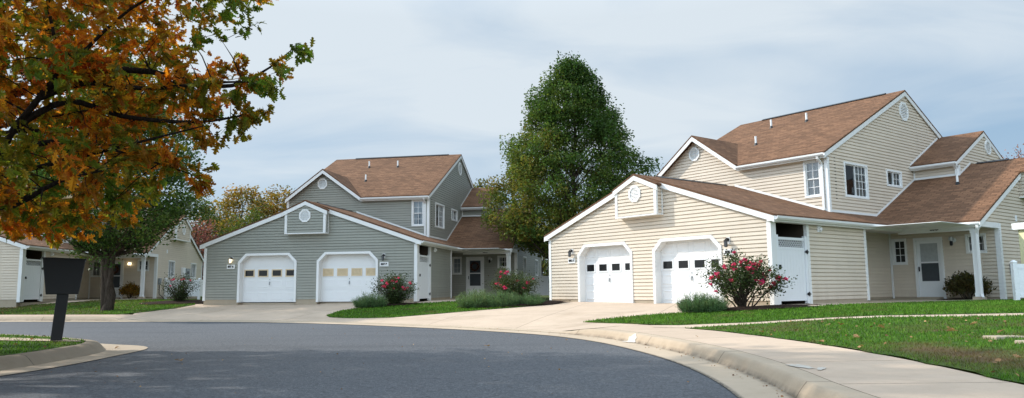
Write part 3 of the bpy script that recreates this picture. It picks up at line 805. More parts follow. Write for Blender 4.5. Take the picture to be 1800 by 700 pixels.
# ------------------------------------------------------------------ the duplex house
def duplex(spec):
    X, Y, Z, th = spec['pose']
    root = empty('duplex_house', (X, Y, Z), th - math.pi / 2, spec['label'], 'house', 'duplex houses around the court')
    SID = spec['siding']
    S_G, S_M, S_X = .347, .502, .528
    # local x = -u
    W = 9.27; UC = 4.64; UR = 1.065; UL = 8.2
    PW = 2.375
    # -------- walls
    wl = MB()
    zw = 2.42
    def door_hole(u0, u1):   # u0>u1
        a, b = -u0 + .05, -u1 - .05; zt = 1.96; ch = .32
        return [(a, 0.), (a, zt - ch), (a + ch, zt), (b - ch, zt), (b, zt - ch), (b, 0.)]
    d1 = (7.726, 5.106); d2 = (4.223, 1.601)
    zf = .09
    front = [(-W, zf), (-7.676, zf), (-7.676, 0.), (-5.156, 0.), (-5.156, zf), (-4.173, zf), (-4.173, 0), (-1.651, 0), (-1.651, zf), (0, zf), (0, zw), (-UC, zw + S_G * UC), (-W, zw)]
    siding(wl, ('F', 0.), front, [door_hole(*d1), door_hole(*d2)])
    siding(wl, ('R', 0.), [(1.81, zf), (4.967, zf), (4.967, zw), (1.81, zw)])
    siding(wl, ('B', 4.967), [(-UR, zf), (0, zf), (0, zw), (-UR, zw)])
    siding(wl, ('R', -UR), [(4.967, zf), (8.712, zf), (8.712, zw), (4.967, zw)])
    # porch back wall with door and two windows
    wA = (-.985, -.475, 1.205, 2.11); wB = (1.395, 2.005, 1.50, 2.135)
    ih = .02
    rect = lambda w: [(w[0] + ih, w[2] + ih), (w[1] - ih, w[2] + ih), (w[1] - ih, w[3] - ih), (w[0] + ih, w[3] - ih)]
    dr = (-.246, .693, 2.098)
    siding(wl, ('F', 8.712), [(-UR, zf), (dr[0] + .03, zf), (dr[0] + .03, 0.), (dr[1] - .03, 0.), (dr[1] - .03, zf), (PW, zf), (PW, zw), (-UR, zw)],
           [rect(wA), rect(wB), [(dr[0] + .03, 0.), (dr[0] + .03, dr[2] - .03), (dr[1] - .03, dr[2] - .03), (dr[1] - .03, 0.)]])
    # low gable end
    VR = 11.9
    g1 = (10.49, 11.5, 1.175, 2.17); g2 = (14.4, 15.42, 1.175, 2.15)
    siding(wl, ('R', PW), [(8.712, zf), (16.6, zf), (16.6, zw), (VR, zw + .5 * (VR - 7.2)), (7.2, zw), (8.712, zw)], [rect(g1), rect(g2)])
    # second floor
    w2 = (-1.89, -1.285, 3.40, 4.645)
    zr = 2.6; E2 = 4.80
    siding(wl, ('F', 4.926), [(-UL, zr), (-UR, zr), (-UR, E2 + .05), (-4.35, E2 + .05), (-6.287, 6.13), (-UL, 4.79)], [rect(w2)])
    wg1 = (5.93, 7.46, 3.435, 4.63); wg2 = (8.80, 9.93, 4.015, 4.63)
    siding(wl, ('R', -UR), [(4.926, 2.45), (16.2, 2.45), (16.2, E2 + .02), (10.563, E2 + .02 + .502 * 5.637), (4.926, E2 + .02)], [rect(wg1), rect(wg2)])
    # extension above the low roof
    xe = .50
    siding(wl, ('F', 10.92), [(-UR, 4.25), (xe, 4.25), (xe, 4.95), (-UR, 4.95)])
    siding(wl, ('R', xe), [(10.92, 4.2), (15.65, 4.2), (15.65, 4.94), (13.286, 4.94 + .528 * 2.366), (10.92, 4.94)])
    # bump-outs
    bz = 2.79
    siding(wl, ('F', -.29), [(-UC - .86, bz), (-UC + .86, bz), (-UC + .86, 3.64), (-UC, 4.01), (-UC - .86, 3.64)])
    siding(wl, ('R', -UC + .86), [(-.29, bz), (0, bz), (0, 3.62), (-.29, 3.62)]); siding(wl, ('L', -UC - .86), [(-.29, bz), (0, bz), (0, 3.62), (-.29, 3.62)])
    siding(wl, ('R', PW + .29), [(VR - 1.2, 3.40), (VR + 1.2, 3.40), (VR + 1.2, 4.24), (VR, 4.80), (VR - 1.2, 4.24)])
    siding(wl, ('F', VR - 1.2), [(PW, 3.40), (PW + .29, 3.40), (PW + .29, 4.2), (PW, 4.2)]); siding(wl, ('B', VR + 1.2), [(PW, 3.40), (PW + .29, 3.40), (PW + .29, 4.2), (PW, 4.2)])
    # left and back walls
    siding(wl, ('L', -W), [(0, zf), (16.6, zf), (16.6, zw), (0, zw)])
    siding(wl, ('L', -UL), [(4.926, 2.5), (16.2, 2.5), (16.2, E2 + .02), (10.563, E2 + .02 + .502 * 5.637), (4.926, E2 + .02)])
    siding(wl, ('B', 16.6), [(-W, zf), (PW, zf), (PW, zw), (-W, zw)])
    siding(wl, ('B', 16.2), [(-UL, 2.5), (-UR, 2.5), (-UR, E2), (-UL, E2)])
    # store alcove behind the gate
    wall = wl.build('wall', SID, root)
    al = MB(); al.box(-1.3, -1.26, .12, 1.72, 0, zw); al.box(-1.26, -.07, .205, .22, 0, zw); al.box(-1.26, -.07, 1.66, 1.68, 0, zw); al.box(-1.26, -.07, .222, 1.658, 2.36, 2.40)
    al.build('store_shade_lining', SHADEWOOD, root)  # added lining, its dark colour paints in the alcove's shade
    # -------- foundation
    fb = MB(); B = -.7; e = .004
    for a, b in ((-W + e, -7.70), (-5.13, -4.20), (-1.625, -.11)): fb.box(a, b, e, .25, B, zf + .02)
    fb.box(-W + e, -e, .25, 4.96, B, -.03)
    fb.box(-W + e, PW - e, 8.712 + e, 16.6 - e, B, zf + .015)
    fb.box(-W + e, -UR - e, 4.96, 8.712, B, zf + .015)
    fb.box(-.2, -e, 1.7, 4.96, B, zf + .018)
    fb.build('foundation', FOUND, root)
    ps = MB(); ps.box(-UR + .01, PW + .12, 4.97, 8.70, B, .035); ps.box(-.15, .6, 8.45, 8.70, .036, .10)
    ps.build('porch_slab', FOUND, root)
    # -------- roofs
    x = lambda u: -u
    zg = lambda u: 2.44 + S_G * (u + .2)
    vE = 7.02 + (S_G * (UR + .2)) / .5
    r1 = MB()
    roofpoly(r1, [(x(-.2), -.12, zg(-.2)), (x(UC), -.12, zg(UC)), (x(UC), 4.93, zg(UC)), (x(UR), 4.93, zg(UR)), (x(UR), vE, zg(UR)), (x(-.2), 7.02, zg(-.2))])
    zl = lambda u: 2.44 + S_G * (9.47 - u)
    roofpoly(r1, [(x(9.47), -.12, zl(9.47)), (x(UC), -.12, zl(UC)), (x(UC), 4.93, zl(UC)), (x(UL), 4.93, zl(UL)), (x(UL), 16.7, zl(UL)), (x(9.47), 16.7, zl(9.47))])
    # bump roof on the garage gable
    bs = .43; bh = .955; zb = 4.125
    for sg in (-1, 1):
        roofpoly(r1, [(x(UC), -.36, zb), (x(UC), .0, zb), (x(UC + sg * bh), .0, zb - bs * bh), (x(UC + sg * bh), -.36, zb - bs * bh)])
    gr = r1.build('roof', ROOF, root)
    rv = MB(); rv.prism([(x(UC) - .13, .75, zg(UC) - .03), (x(UC), .75, zg(UC) + .035), (x(UC) + .13, .75, zg(UC) - .03)], (0, 3.6, 0)); rv.build('ridge_vent', BLACK, gr)
    r2 = MB()
    zp = lambda v: 2.44 + .5 * (v - 7.02)
    XE = 2.50
    roofpoly(r2, [(.2, 7.02, zp(7.02)), (XE, 7.02, zp(7.02)), (XE, VR, zp(VR)), (-UR, VR, zp(VR)), (-UR, vE, zp(vE))])
    zq = lambda v: zp(VR) - .5 * (v - VR)
    roofpoly(r2, [(XE, VR, zp(VR)), (XE, 16.8, zq(16.8)), (-UR, 16.8, zq(16.8)), (-UR, VR, zp(VR))])
    for sg in (-1, 1):
        roofpoly(r2, [(PW + .38, VR, zp(VR) + .02), (PW, VR, zp(VR) + .02), (PW, VR + sg * 1.32, zp(VR) + .02 - .49 * 1.32), (PW + .38, VR + sg * 1.32, zp(VR) + .02 - .49 * 1.32)])
    lr = r2.build('roof', ROOF, root)
    rv = MB(); rv.prism([(.75, VR - .13, zp(VR) - .03), (.75, VR, zp(VR) + .035), (.75, VR + .13, zp(VR) - .03)], (1.0, 0, 0)); rv.build('ridge_vent', BLACK, lr)
    def pipe(par, x_, y_, z_, h=.34):
        p = MB(); p.tube([(x_, y_, z_ - .1), (x_, y_, z_ + h)], .04, 10); o = p.build('vent_pipe', WHITE, par)
        k = MB(); k.tube([(x_, y_, z_ - .12), (x_, y_, z_ + .07)], [.11, .05], 10); k.build('pipe_boot', BLACK, o)
    pipe(lr, .75, 10.1, zp(10.1), .3)
    r3 = MB()
    zm = lambda v: 4.84 + S_M * (v - 4.68)
    VM = 10.563; xr = -.985; xl = -8.27
    roofpoly(r3, [(xr, 4.68, zm(4.68)), (-4.373, 4.68, zm(4.68)), (-4.373, 4.765, zm(4.765)), (-6.287, 7.51, zm(7.51)), (-8.2, 4.765, zm(4.765)), (xl, 4.765, zm(4.765)), (xl, VM, zm(VM)), (xr, VM, zm(VM))])
    zn = lambda v: zm(VM) - S_M * (v - VM)
    roofpoly(r3, [(xr, VM, zm(VM)), (xr, 16.45, zn(16.45)), (xl, 16.45, zn(16.45)), (xl, VM, zm(VM))])
    # cross gable
    ca, ct = 6.262, 4.883
    roofpoly(r3, [(-4.373, 4.63, ct), (-6.287, 4.63, ca), (-6.287, 7.52, ca), (-4.373, 4.77, ct)])
    roofpoly(r3, [(-8.20, 4.63, ct), (-6.287, 4.63, ca), (-6.287, 7.52, ca), (-8.20, 4.77, ct)])
    mr = r3.build('roof', ROOF, root)
    rv = MB(); rv.prism([(-1.7, VM - .14, zm(VM) - .03), (-1.7, VM, zm(VM) + .04), (-1.7, VM + .14, zm(VM) - .03)], (-5.4, 0, 0)); rv.build('ridge_vent', BLACK, mr)
    for (u, v) in ((4.98, 6.83), (5.66, 8.95), (4.01, 8.83)): pipe(mr, -u, v, zm(v))
    r4 = MB()
    zx = lambda v: 4.912 + S_X * (v - 10.667); VX = 13.286; xxr = .545
    roofpoly(r4, [(-UR, 10.667, zx(10.667)), (xxr, 10.667, zx(10.667)), (xxr, VX, zx(VX)), (-UR, VX, zx(VX))])
    roofpoly(r4, [(-UR, VX, zx(VX)), (xxr, VX, zx(VX)), (xxr, 15.9, zx(VX) - S_X * (15.9 - VX)), (-UR, 15.9, zx(VX) - S_X * (15.9 - VX))])
    r4.build('roof', ROOF, root)
    # -------- fascia, rakes, corner boards, flashing
    tr = MB(); D = .055; FH = .17
    def rake(a, b, out, th=.03, h=FH): board(tr, a, b, h, th, out, D)
    F_ = (0, -1, 0); R_ = (1, 0, 0)
    rake((x(-.2), -.085, zg(-.2)), (x(UC), -.085, zg(UC)), F_); rake((x(9.47), -.085, zl(9.47)), (x(UC), -.085, zl(UC)), F_)
    for sg in (-1, 1): rake((x(UC), -.325, zb), (x(UC + sg * bh), -.325, zb - bs * bh), F_, .03, .16)
    rake((XE - .035, 7.02, zp(7.02)), (XE - .035, VR, zp(VR)), R_); rake((XE - .035, VR, zp(VR)), (XE - .035, 16.8, zq(16.8)), R_)
    for sg in (-1, 1): rake((PW + .345, VR, zp(VR) + .02), (PW + .345, VR + sg * 1.32, zp(VR) + .02 - .49 * 1.32), R_, .03, .16)
    rake((xr - .035, 4.68, zm(4.68)), (xr - .035, VM, zm(VM)), R_); rake((xr - .035, VM, zm(VM)), (xr - .035, 16.45, zn(16.45)), R_)
    rake((-4.373, 4.665, ct), (-6.287, 4.665, ca), F_); rake((-8.2, 4.665, ct), (-6.287, 4.665, ca), F_)
    rake((xxr - .032, 10.667, zx(10.667)), (xxr - .032, VX, zx(VX)), R_, .03, .15); rake((xxr - .032, VX, zx(VX)), (xxr - .032, 15.9, zx(VX) - S_X * (15.9 - VX)), R_, .03, .15)
    # eave fascias
    board(tr, (x(-.165), -.08, 2.44), (x(-.165), 7.05, 2.44), .15, .03, R_, D)
    board(tr, (.2, 7.055, 2.44), (XE, 7.055, 2.44), .15, .03, F_, D)
    board(tr, (-4.36, 4.715, 4.84), (xr, 4.715, 4.84), .15, .03, F_, D)
    board(tr, (-UR, 10.70, 4.912), (xxr, 10.70, 4.912), .14, .03, F_, D)
    # eave return boxes at the garage corners
    tr.box(-.02, .16, -.118, .02, 2.25, 2.37); tr.box(-W - .16, -W + .02, -.118, .02, 2.25, 2.37)
    # soffits
    tr.box(0.001, .165, .02, 7.05, 2.235, 2.25); tr.box(-4.36, xr, 4.745, 4.92, 4.64, 4.655); tr.box(-UR, xxr - .04, 10.73, 10.91, 4.72, 4.735)
    # corner boards
    cw = .085
    def corner(xc, yc, z0, z1, sx=1, sy=-1, w=cw):
        tr.box(min(xc - sx * w, xc + sx * .032), max(xc - sx * w, xc + sx * .032), min(yc, yc + sy * .032), max(yc, yc + sy * .032), z0, z1)
        tr.box(min(xc, xc + sx * .032), max(xc, xc + sx * .032), min(yc + sy * .0, yc - sy * w), max(yc, yc - sy * w), z0, z1)
    corner(-W, 0, zf - .02, 2.25, -1, -1)
    corner(0, 0, .0, 2.25, 1, -1, .10)
    tr.box(-.10, .034, .10, .20, 0., 2.25)
    tr.box(-.06, .034, 1.69, 1.815, 0., 2.25); tr.box(-.06, .03, .20, 1.69, 2.236, 2.42)
    corner(0, 4.967, .05, 2.25, 1, 1)
    tr.box(-UR + .02, -UR + .07, 8.64, 8.69, .05, 2.3)
    tr.box(PW - .11, PW + .034, 8.68, 8.83, .03, 2.42); corner(PW, 16.6, zf, 2.42, 1, 1)
    corner(-UR, 4.926, 2.75, 4.68, 1, -1); corner(-UL, 4.926, 2.5, 4.8, -1, -1)
    corner(xe, 10.92, 4.30, 4.75, 1, -1, .07)
    tr.box(-UR + .021, -UR + .06, 10.87, 10.92, 4.38, 4.75)
    # bump trim
    for s_ in (-1, 1):
        xa = -UC + s_ * .86; tr.box(min(xa, xa - s_ * .07), max(xa, xa - s_ * .07), -.322, -.289, bz, 3.66); tr.box(min(xa + s_ * .001, xa + s_ * .033), max(xa + s_ * .001, xa + s_ * .033), -.322, -.24, bz, 3.66); tr.box(min(xa + s_ * .001, xa + s_ * .033), max(xa + s_ * .001, xa + s_ * .033), -.06, -.0, bz, 3.66)
    tr.box(-UC - .895, -UC + .895, -.325, -.0, bz - .045, bz - .003)
    for s_ in (-1, 1):
        ya = VR + s_ * 1.2; tr.box(PW + .289, PW + .322, min(ya, ya - s_ * .07), max(ya, ya - s_ * .07), 3.40, 4.25); tr.box(PW + .22, PW + .322, min(ya + s_ * .001, ya + s_ * .033), max(ya + s_ * .001, ya + s_ * .033), 3.40, 4.25)
    tr.box(PW, PW + .325, VR - 1.24, VR + 1.24, 3.355, 3.397)
    # step flashing where roofs meet walls
    def flash(a, b, out): board(tr, a, b, .075, .026, out, -.075)
    flash((-UR, vE, zp(vE)), (-UR, VR, zp(VR)), R_)
    flash((-UR, 10.667, zx(10.667)), (-UR, VX, zx(VX)), R_)
    flash((-UR, 4.926, zg(UR)), (-UR, vE, zg(UR)), R_)
    flash((-UC, 4.926, zg(UC)), (-UR, 4.926, zg(UR)), F_)
    flash((-UR, 10.92, zp(10.92)), (xe, 10.92, zp(10.92)), F_)
    flash((xe, 10.92, zp(10.92)), (xe, VR, zp(VR)), R_)
    # foundation-level starter at porch side beam
    tr.box(PW - .13, PW + .03, 7.16, 8.72, 2.26, 2.43)
    tr.build('trim', WHITE, root)
    pc = MB(); pc.box(-UR + .005, PW - .13, 4.98, 7.13, 2.30, 2.315); pc.box(-UR + .005, PW - .13, 7.27, 8.70, 2.30, 2.315); pc.build('porch_ceiling', WHITE, root)
    bm = MB(); bm.box(.002, PW - .001, 7.13, 7.27, 2.15, 2.36); beam = bm.build('porch_beam', WHITE, root)
    text_mesh('house_number', spec['num'] + 'B', .155, INK, beam, (1.16, 7.127, 2.262), (R(90), 0, 0))
    po = MB(); po.box(PW - .20, PW - .055, 7.13, 7.275, .14, 2.15); po.box(PW - .22, PW - .035, 7.11, 7.295, 2.06, 2.15); po.box(PW - .215, PW - .04, 7.115, 7.29, .14, .26)
    po.build('porch_post', WHITE, root)
    pb = MB(); pb.box(PW - .27, PW + .02, 7.05, 7.34, -.5, .139); pb.build('post_footing', FOUND, root, bevel=.01)
    # -------- gutters and downspouts
    g = MB(); gutter_seg(g, (.195, -.11, 2.40), (.195, 6.90, 2.40), R_); g.build('gutter', WHITE, root)
    g = MB(); gutter_seg(g, (.32, 7.025, 2.40), (XE, 7.025, 2.40), F_); g.build('gutter', WHITE, root)
    g = MB(); gutter_seg(g, (-4.34, 4.685, 4.80), (xr, 4.685, 4.80), F_); g.build('gutter', WHITE, root)
    g = MB(); gutter_seg(g, (-UR + .03, 10.67, 4.875), (xxr, 10.67, 4.875), F_); g.build('gutter', WHITE, root)
    def spout(pts):
        m_ = MB()
        for a, b in zip(pts, pts[1:]):
            a = Vector(a); b = Vector(b); d = (b - a).normalized(); sx = Vector((.036, 0, 0)); sy = (d.cross(sx)).normalized() * .028
            a = a - d * .01; b = b + d * .01
            m_.hexa([a - sx - sy, a + sx - sy, a + sx + sy, a - sx + sy, b - sx - sy, b + sx - sy, b + sx + sy, b - sx + sy])
        m_.build('downspout', WHITE, root)
    spout([(-1.22, 4.62, 4.72), (-1.22, 4.65, 4.62), (-1.22, 4.87, 4.46), (-1.22, 4.87, 2.95)])
    spout([(PW + .05, 6.965, 2.31), (PW + .05, 6.98, 2.22), (PW - .015, 7.09, 2.05), (PW - .015, 7.09, .22), (PW + .06, 6.98, .12)])
    spout([(xe - .06, 10.60, 4.79), (xe - .06, 10.86, 4.62), (xe - .06, 10.86, 4.40)])
    # -------- openings
    garage_door(root, -d1[0], -d1[1], spec['pane'][0], spec['ptrim'], spec['dstyle'])
    garage_door(root, -d2[0], -d2[1], spec['pane'][1], spec['ptrim'], spec['dstyle'])
    window(root, ('F', 4.926), *w2, 'dh', (2, 2), (LACE, spec['c2']))
    window(root, ('R', -UR), *wg1, 'sl', (3, 4), (LACE, spec['cg']), half=1)
    window(root, ('R', -UR), *wg2, 'sl', (2, 2), (LACE, [(.55, .95, 0, 1)]), half=1)
    window(root, ('F', 8.712), *wA, 'fx', (2, 3), None if spec['num'] == '838' else (LACE, [(0, 1, 0, 1)]))
    window(root, ('F', 8.712), *wB, 'fx', (3, 2), (LACE, [(0, .25, 0, 1), (.75, 1, 0, 1)]))
    window(root, ('R', PW), *g1, 'sl', (2, 3), (LACE, [(.5, 1, 0, 1)]), half=1)
    window(root, ('R', PW), *g2, 'sl', (2, 3), (TANC, [(.5, 1, 0, 1)]), half=1)
    for (pl, s, z) in ((('F', -.29), -UC - .01, 3.475), (('F', 4.926), -6.40, 5.57), (('R', -UR), 10.45, 6.95), (('R', xe), 13.6, 5.68), (('R', PW + .29), VR, 3.98)):
        gable_vent(root, pl, s, z, .265 if pl[0] == 'F' else .36 if z > 6 else .28)
    # front door
    pl = ('F', 8.712); fr = MB(); a, b, zt = dr
    for q in ((a, a + .085, .03, zt - .085), (b - .085, b, .03, zt - .085), (a, b, zt - .085, zt)): pbox(fr, pl, q[0], q[1], -.06, .04, q[2], q[3])
    fr.build('door_frame', WHITE, root)
    fd = MB(); i0, i1 = a + .087, b - .087
    for q in ((i0, i0 + .10, .105, zt - .087), (i1 - .10, i1, .105, zt - .087), (i0 + .10, i1 - .10, .105, .63), (i0 + .10, i1 - .10, 1.90, zt - .087), (i0 + .10, i1 - .10, 1.235, 1.285)):
        pbox(fd, pl, q[0], q[1], -.045, -.012, q[2], q[3])
    pbox(fd, pl, i0, i1, -.055, -.045, .1, zt - .087)
    door = fd.build('front_door', DOORW, root)
    p = MB(); pbox(p, pl, i0 + .10, i1 - .10, -.044, -.030, .63, 1.235); p.build('screen', SCREEN, door)
    p = MB(); pbox(p, pl, i0 + .10, i1 - .10, -.044, -.030, 1.285, 1.90); p.build('pane', spec['dpane'], door)
    h = MB(); pbox(h, pl, i0 + .03, i0 + .06, -.012, .03, .96, 1.12); h.build('handle', BLACK, door)
    # gate to the store
    gt = MB(); G = ('R', .0)
    n0, n1 = -.045, -.005
    for q in ((.205, .30, .02, 1.90), (1.59, 1.685, .02, 1.90)): pbox(gt, G, q[0], q[1], n0 - .02, n1 + .03, q[2], q[3])
    pbox(gt, G, .31, 1.58, n0, n1 + .004, 1.775, 1.845); pbox(gt, G, .31, 1.58, n0, n1 + .004, 1.50, 1.575); pbox(gt, G, .31, 1.58, n0, n1 + .004, .10, .27)
    for k in range(9):
        w_ = 1.27 / 9; pbox(gt, G, .31 + k * w_ + .003, .31 + (k + 1) * w_ - .003, n0 + .004, n1, .271, 1.499)
    gate = gt.build('gate', VINYL, root)
    lt = MB()
    for k in range(-3, 14):
        for sg in (-1, 1):
            s_ = .31 + k * .106; p0 = (s_, 1.576); p1 = (s_ + .198, 1.774)
            lo, hi = max(p0[0], .312), min(p1[0], 1.578)
            if hi - lo < .02: continue
            za = 1.576 + (lo - p0[0]); zb_ = 1.576 + (hi - p0[0])
            if sg < 0: lo, hi = 1.89 - hi, 1.89 - lo; za, zb_ = zb_, za
            w_ = .0115; n = -.03 if sg > 0 else -.018
            lt.hexa([P_(G, lo, n - .008, za - w_), P_(G, hi, n - .008, zb_ - w_), P_(G, hi, n, zb_ - w_), P_(G, lo, n, za - w_), P_(G, lo, n - .008, za + w_), P_(G, hi, n - .008, zb_ + w_), P_(G, hi, n, zb_ + w_), P_(G, lo, n, za + w_)])
    lt.build('lattice', VINYL, gate)
    for z_ in (1.46, .28):
        hg = MB(); pbox(hg, G, 1.55, 1.74, .027, .045, z_ - .016, z_ + .016); pbox(hg, G, 1.66, 1.685, .027, .05, z_ - .06, z_ + .06); pbox(hg, G, 1.59, 1.63, .027, .047, z_ - .04, z_ + .04); hg.build('hinge', BLACK, gate)
    lc = MB(); pbox(lc, G, .27, .34, .025, .06, .98, 1.08); pbox(lc, G, .32, .42, .01, .03, 1.0, 1.03); lc.build('latch', BLACK, gate)
    # small wall cap and outlet
    vc = MB(); pbox(vc, ('R', 0.), 2.27, 2.45, .0, .05, 2.05, 2.24); vc.tube([(.05, 2.36, 2.13), (.11, 2.36, 2.13)], .05, 10); vc.build('dryer_vent', VINYL, root)
    oc = MB(); pbox(oc, ('R', -UR), 6.8, 6.92, .0, .04, .42, .58); oc.build('outlet_cover', VINYL, root)
    oc = MB(); pbox(oc, ('R', PW), 10.1, 10.24, .0, .03, 2.55, 2.75); oc.build('wall_vent', VINYL, root)
    return root

def local_thing(house, name, loc, label, cat, group=None, rz=0.):
    """a top-level thing placed at a spot given in a house's own coordinates"""
    h = house
    c, s = math.cos(h.rotation_euler.z), math.sin(h.rotation_euler.z)
    p = (h.location.x + c * loc[0] - s * loc[1], h.location.y + s * loc[0] + c * loc[1], h.location.z + loc[2])
    return empty(name, p, h.rotation_euler.z + rz, label, cat, group)

def lantern(house, u, z, lit, label):
    t = local_thing(house, 'wall_lantern', (-u, -.02, z), label, 'lantern', 'lanterns beside the garage doors')
    b = MB(); b.box(-.07, .07, -.02, .0, -.1, .13); b.build('backplate', WHITE, t)
    f = MB(); f.tube([(0, -.02, .05), (0, -.05, .05)], .062, 12); f.tube([(0, -.04, .05), (0, -.10, .10), (-.0, -.15, .07)], .014, 6)
    c = (0, -.15, -.07)
    f.tube([(0, -.15, .08), (0, -.15, .05), (0, -.15, .01)], [.012, .03, .09], 8)
    for k in range(4):
        a = math.pi / 4 + k * math.pi / 2; f.tube([(.06 * math.cos(a), -.15 + .06 * math.sin(a), .01), (.05 * math.cos(a), -.15 + .05 * math.sin(a), -.19)], .008, 5)
    f.tube([(0, -.15, -.19), (0, -.15, -.215)], [.065, .04], 8)
    f.build('frame', BLACK, t)
    g = MB(); g.tube([(0, -.15, .005), (0, -.15, -.185)], [.055, .047], 8); g.build('glass', LITGLASS if lit else CLRGLASS, t)
    t.scale = (.82, .82, .82)
    return t
def porch_lamp(house, lit, label):
    t = local_thing(house, 'porch_lamp', (1.01, 8.69, 1.93), label, 'lamp', 'porch lamps')
    b = MB(); b.tube([(.04, .0, .03), (.04, -.03, .03)], .075, 12); b.build('backplate', WHITE, t)
    f = MB(); f.tube([(.02, -.02, .03), (0, -.10, .05)], .02, 6); f.tube([(0, -.11, .0), (0, -.11, -.12), (0, -.11, -.15)], [.05, .05, .03], 8); f.build('frame', BLACK, t)
    g = MB(); g.ball((0, -.11, .07) if not lit else (0, -.11, -.03), .085); g.build('glass', LITGLASS if lit else LACE, t, smooth=True)
def number_sign(house, u0, u1, z0, z1, s, label):
    t = local_thing(house, 'number_sign', (-(u0 + u1) / 2, -.02, (z0 + z1) / 2), label, 'sign', 'number signs beside the garage doors')
    w = abs(u1 - u0); h = z1 - z0
    b = MB(); b.box(-w / 2, w / 2, -.022, 0, -h / 2, h / 2); b.build('board', WHITE, t, bevel=.004)
    text_mesh('number', s, h * .62, INK, t, (0, -.024, 0), (R(90), 0, 0))
def wreath(house, label):
    t = local_thing(house, 'wreath', (.222, 8.66, 1.60), label, 'wreath')
    N = 420; a = RNG.uniform(0, 2 * np.pi, N); rr = .19 + RNG.normal(0, .03, N)
    c = np.stack([rr * np.cos(a), RNG.uniform(-.07, 0, N), rr * np.sin(a)], 1)
    leaf_cloud('twigs', c, .05, WREATHM, t)
    m_ = MB(); m_.tube([(.19 * math.cos(k * math.pi / 12), -.03, .19 * math.sin(k * math.pi / 12)) for k in range(25)], .03, 6); m_.build('ring', BARKD, t)

# ------------------------------------------------------------------ leaves and trees
T_DIAMOND = (np.array([(0, -.5, 0), (.32, 0, .06), (0, .5, 0), (-.32, 0, .06)]), [np.array([(0, 1, 2, 3)])])
T_PEAR = (np.array([(0, -.5, 0), (.30, -.15, .05), (.22, .2, .05), (0, .55, -.02), (-.22, .2, .05), (-.30, -.15, .05)]), [np.array([(0, 1, 2, 3), (0, 3, 4, 5)])])
def oak_leaf():
    # lobed outline, both halves folded along the midrib
    r = [(0, 0), (.05, .12), (.22, .20), (.10, .30), (.34, .46), (.12, .52), (.36, .72), (.12, .74), (.16, .92), (0, 1.0)]
    v = [(0, 0, 0)]; 
    pts = [(x, y - .1, abs(x) * .25 - .12 * (y - .3)**2) for x, y in r]
    V = pts + [(-x, y, z) for x, y, z in pts[1:-1]]
    n = len(pts); F3 = []
    mid = [(0, y - .1, -.12 * (y - .3)**2) for y in (.30, .52, .74)]
    V += mid; m0 = len(V) - 3
    def side(ix):
        q = [0] + ix + [9]
        # fan strips to midrib points
        return [(q[0], q[1], q[2]), (q[0], q[2], m0), (q[2], q[3], m0), (m0, q[3], q[4]), (m0, q[4], q[5]), (m0, q[5], m0 + 1), (m0 + 1, q[5], q[6]), (m0 + 1, q[6], q[7]), (m0 + 1, q[7], m0 + 2), (m0 + 2, q[7], q[8]), (m0 + 2, q[8], q[9])]
    F = side(list(range(1, 9))) + side(list(range(10, 18)))
    return np.array(V, float), [np.array(F)]
T_OAK = oak_leaf()
T_NEEDLE = (np.array([(-.05, 0, 0), (.05, 0, 0), (.03, .6, .03), (0, 1., 0), (-.03, .6, .03)]), [np.array([(0, 1, 2), (0, 2, 4), (2, 3, 4)])])
def leaf_cloud(name, C, size, m, parent=None, tmpl=T_DIAMOND, dirs=None, droop=0., hue=None, rv=None, jit=1., szv=.3):
    """C (N,3) leaf positions; dirs = wanted tip directions"""
    N = len(C)
    if dirs is None: d = RNG.normal(size=(N, 3))
    else: d = dirs + RNG.normal(size=(N, 3)) * .45 * jit
    d[:, 2] -= droop
    d /= np.linalg.norm(d, axis=1)[:, None]
    r = RNG.normal(size=(N, 3)); r[:, 2] += 1.0
    nrm = r - d * (r * d).sum(1)[:, None]; nrm /= np.linalg.norm(nrm, axis=1)[:, None]
    sx = np.cross(d, nrm)
    s = size * RNG.uniform(1 - szv, 1 + szv, N)
    tv, tf = tmpl; k = len(tv)
    V = C[:, None, :] + s[:, None, None] * (tv[None, :, 0, None] * sx[:, None] + tv[None, :, 1, None] * d[:, None] + tv[None, :, 2, None] * nrm[:, None])
    F = [(f[None] + (np.arange(N) * k)[:, None, None]).reshape(-1, f.shape[1]) for f in tf]
    var = np.zeros((N, k, 4)); var[:, :, 0] = (RNG.random(N) if rv is None else rv)[:, None]
    var[:, :, 1] = (RNG.random(N) if hue is None else hue)[:, None]; var[:, :, 3] = 1
    return np_mesh(name, V.reshape(-1, 3), F, m, parent, var.reshape(-1, 4))
def limb_path(p0, p1, sag=0., wig=.06, n=6):
    p0 = np.array(p0, float); p1 = np.array(p1, float); L = np.linalg.norm(p1 - p0)
    t = np.linspace(0, 1, n + 1)[:, None]
    q = p0 + (p1 - p0) * t; q[:, 2] += sag * L * np.sin(np.pi * t[:, 0])
    q[1:-1] += RNG.normal(size=(n - 1, 3)) * wig * L / n
    return q
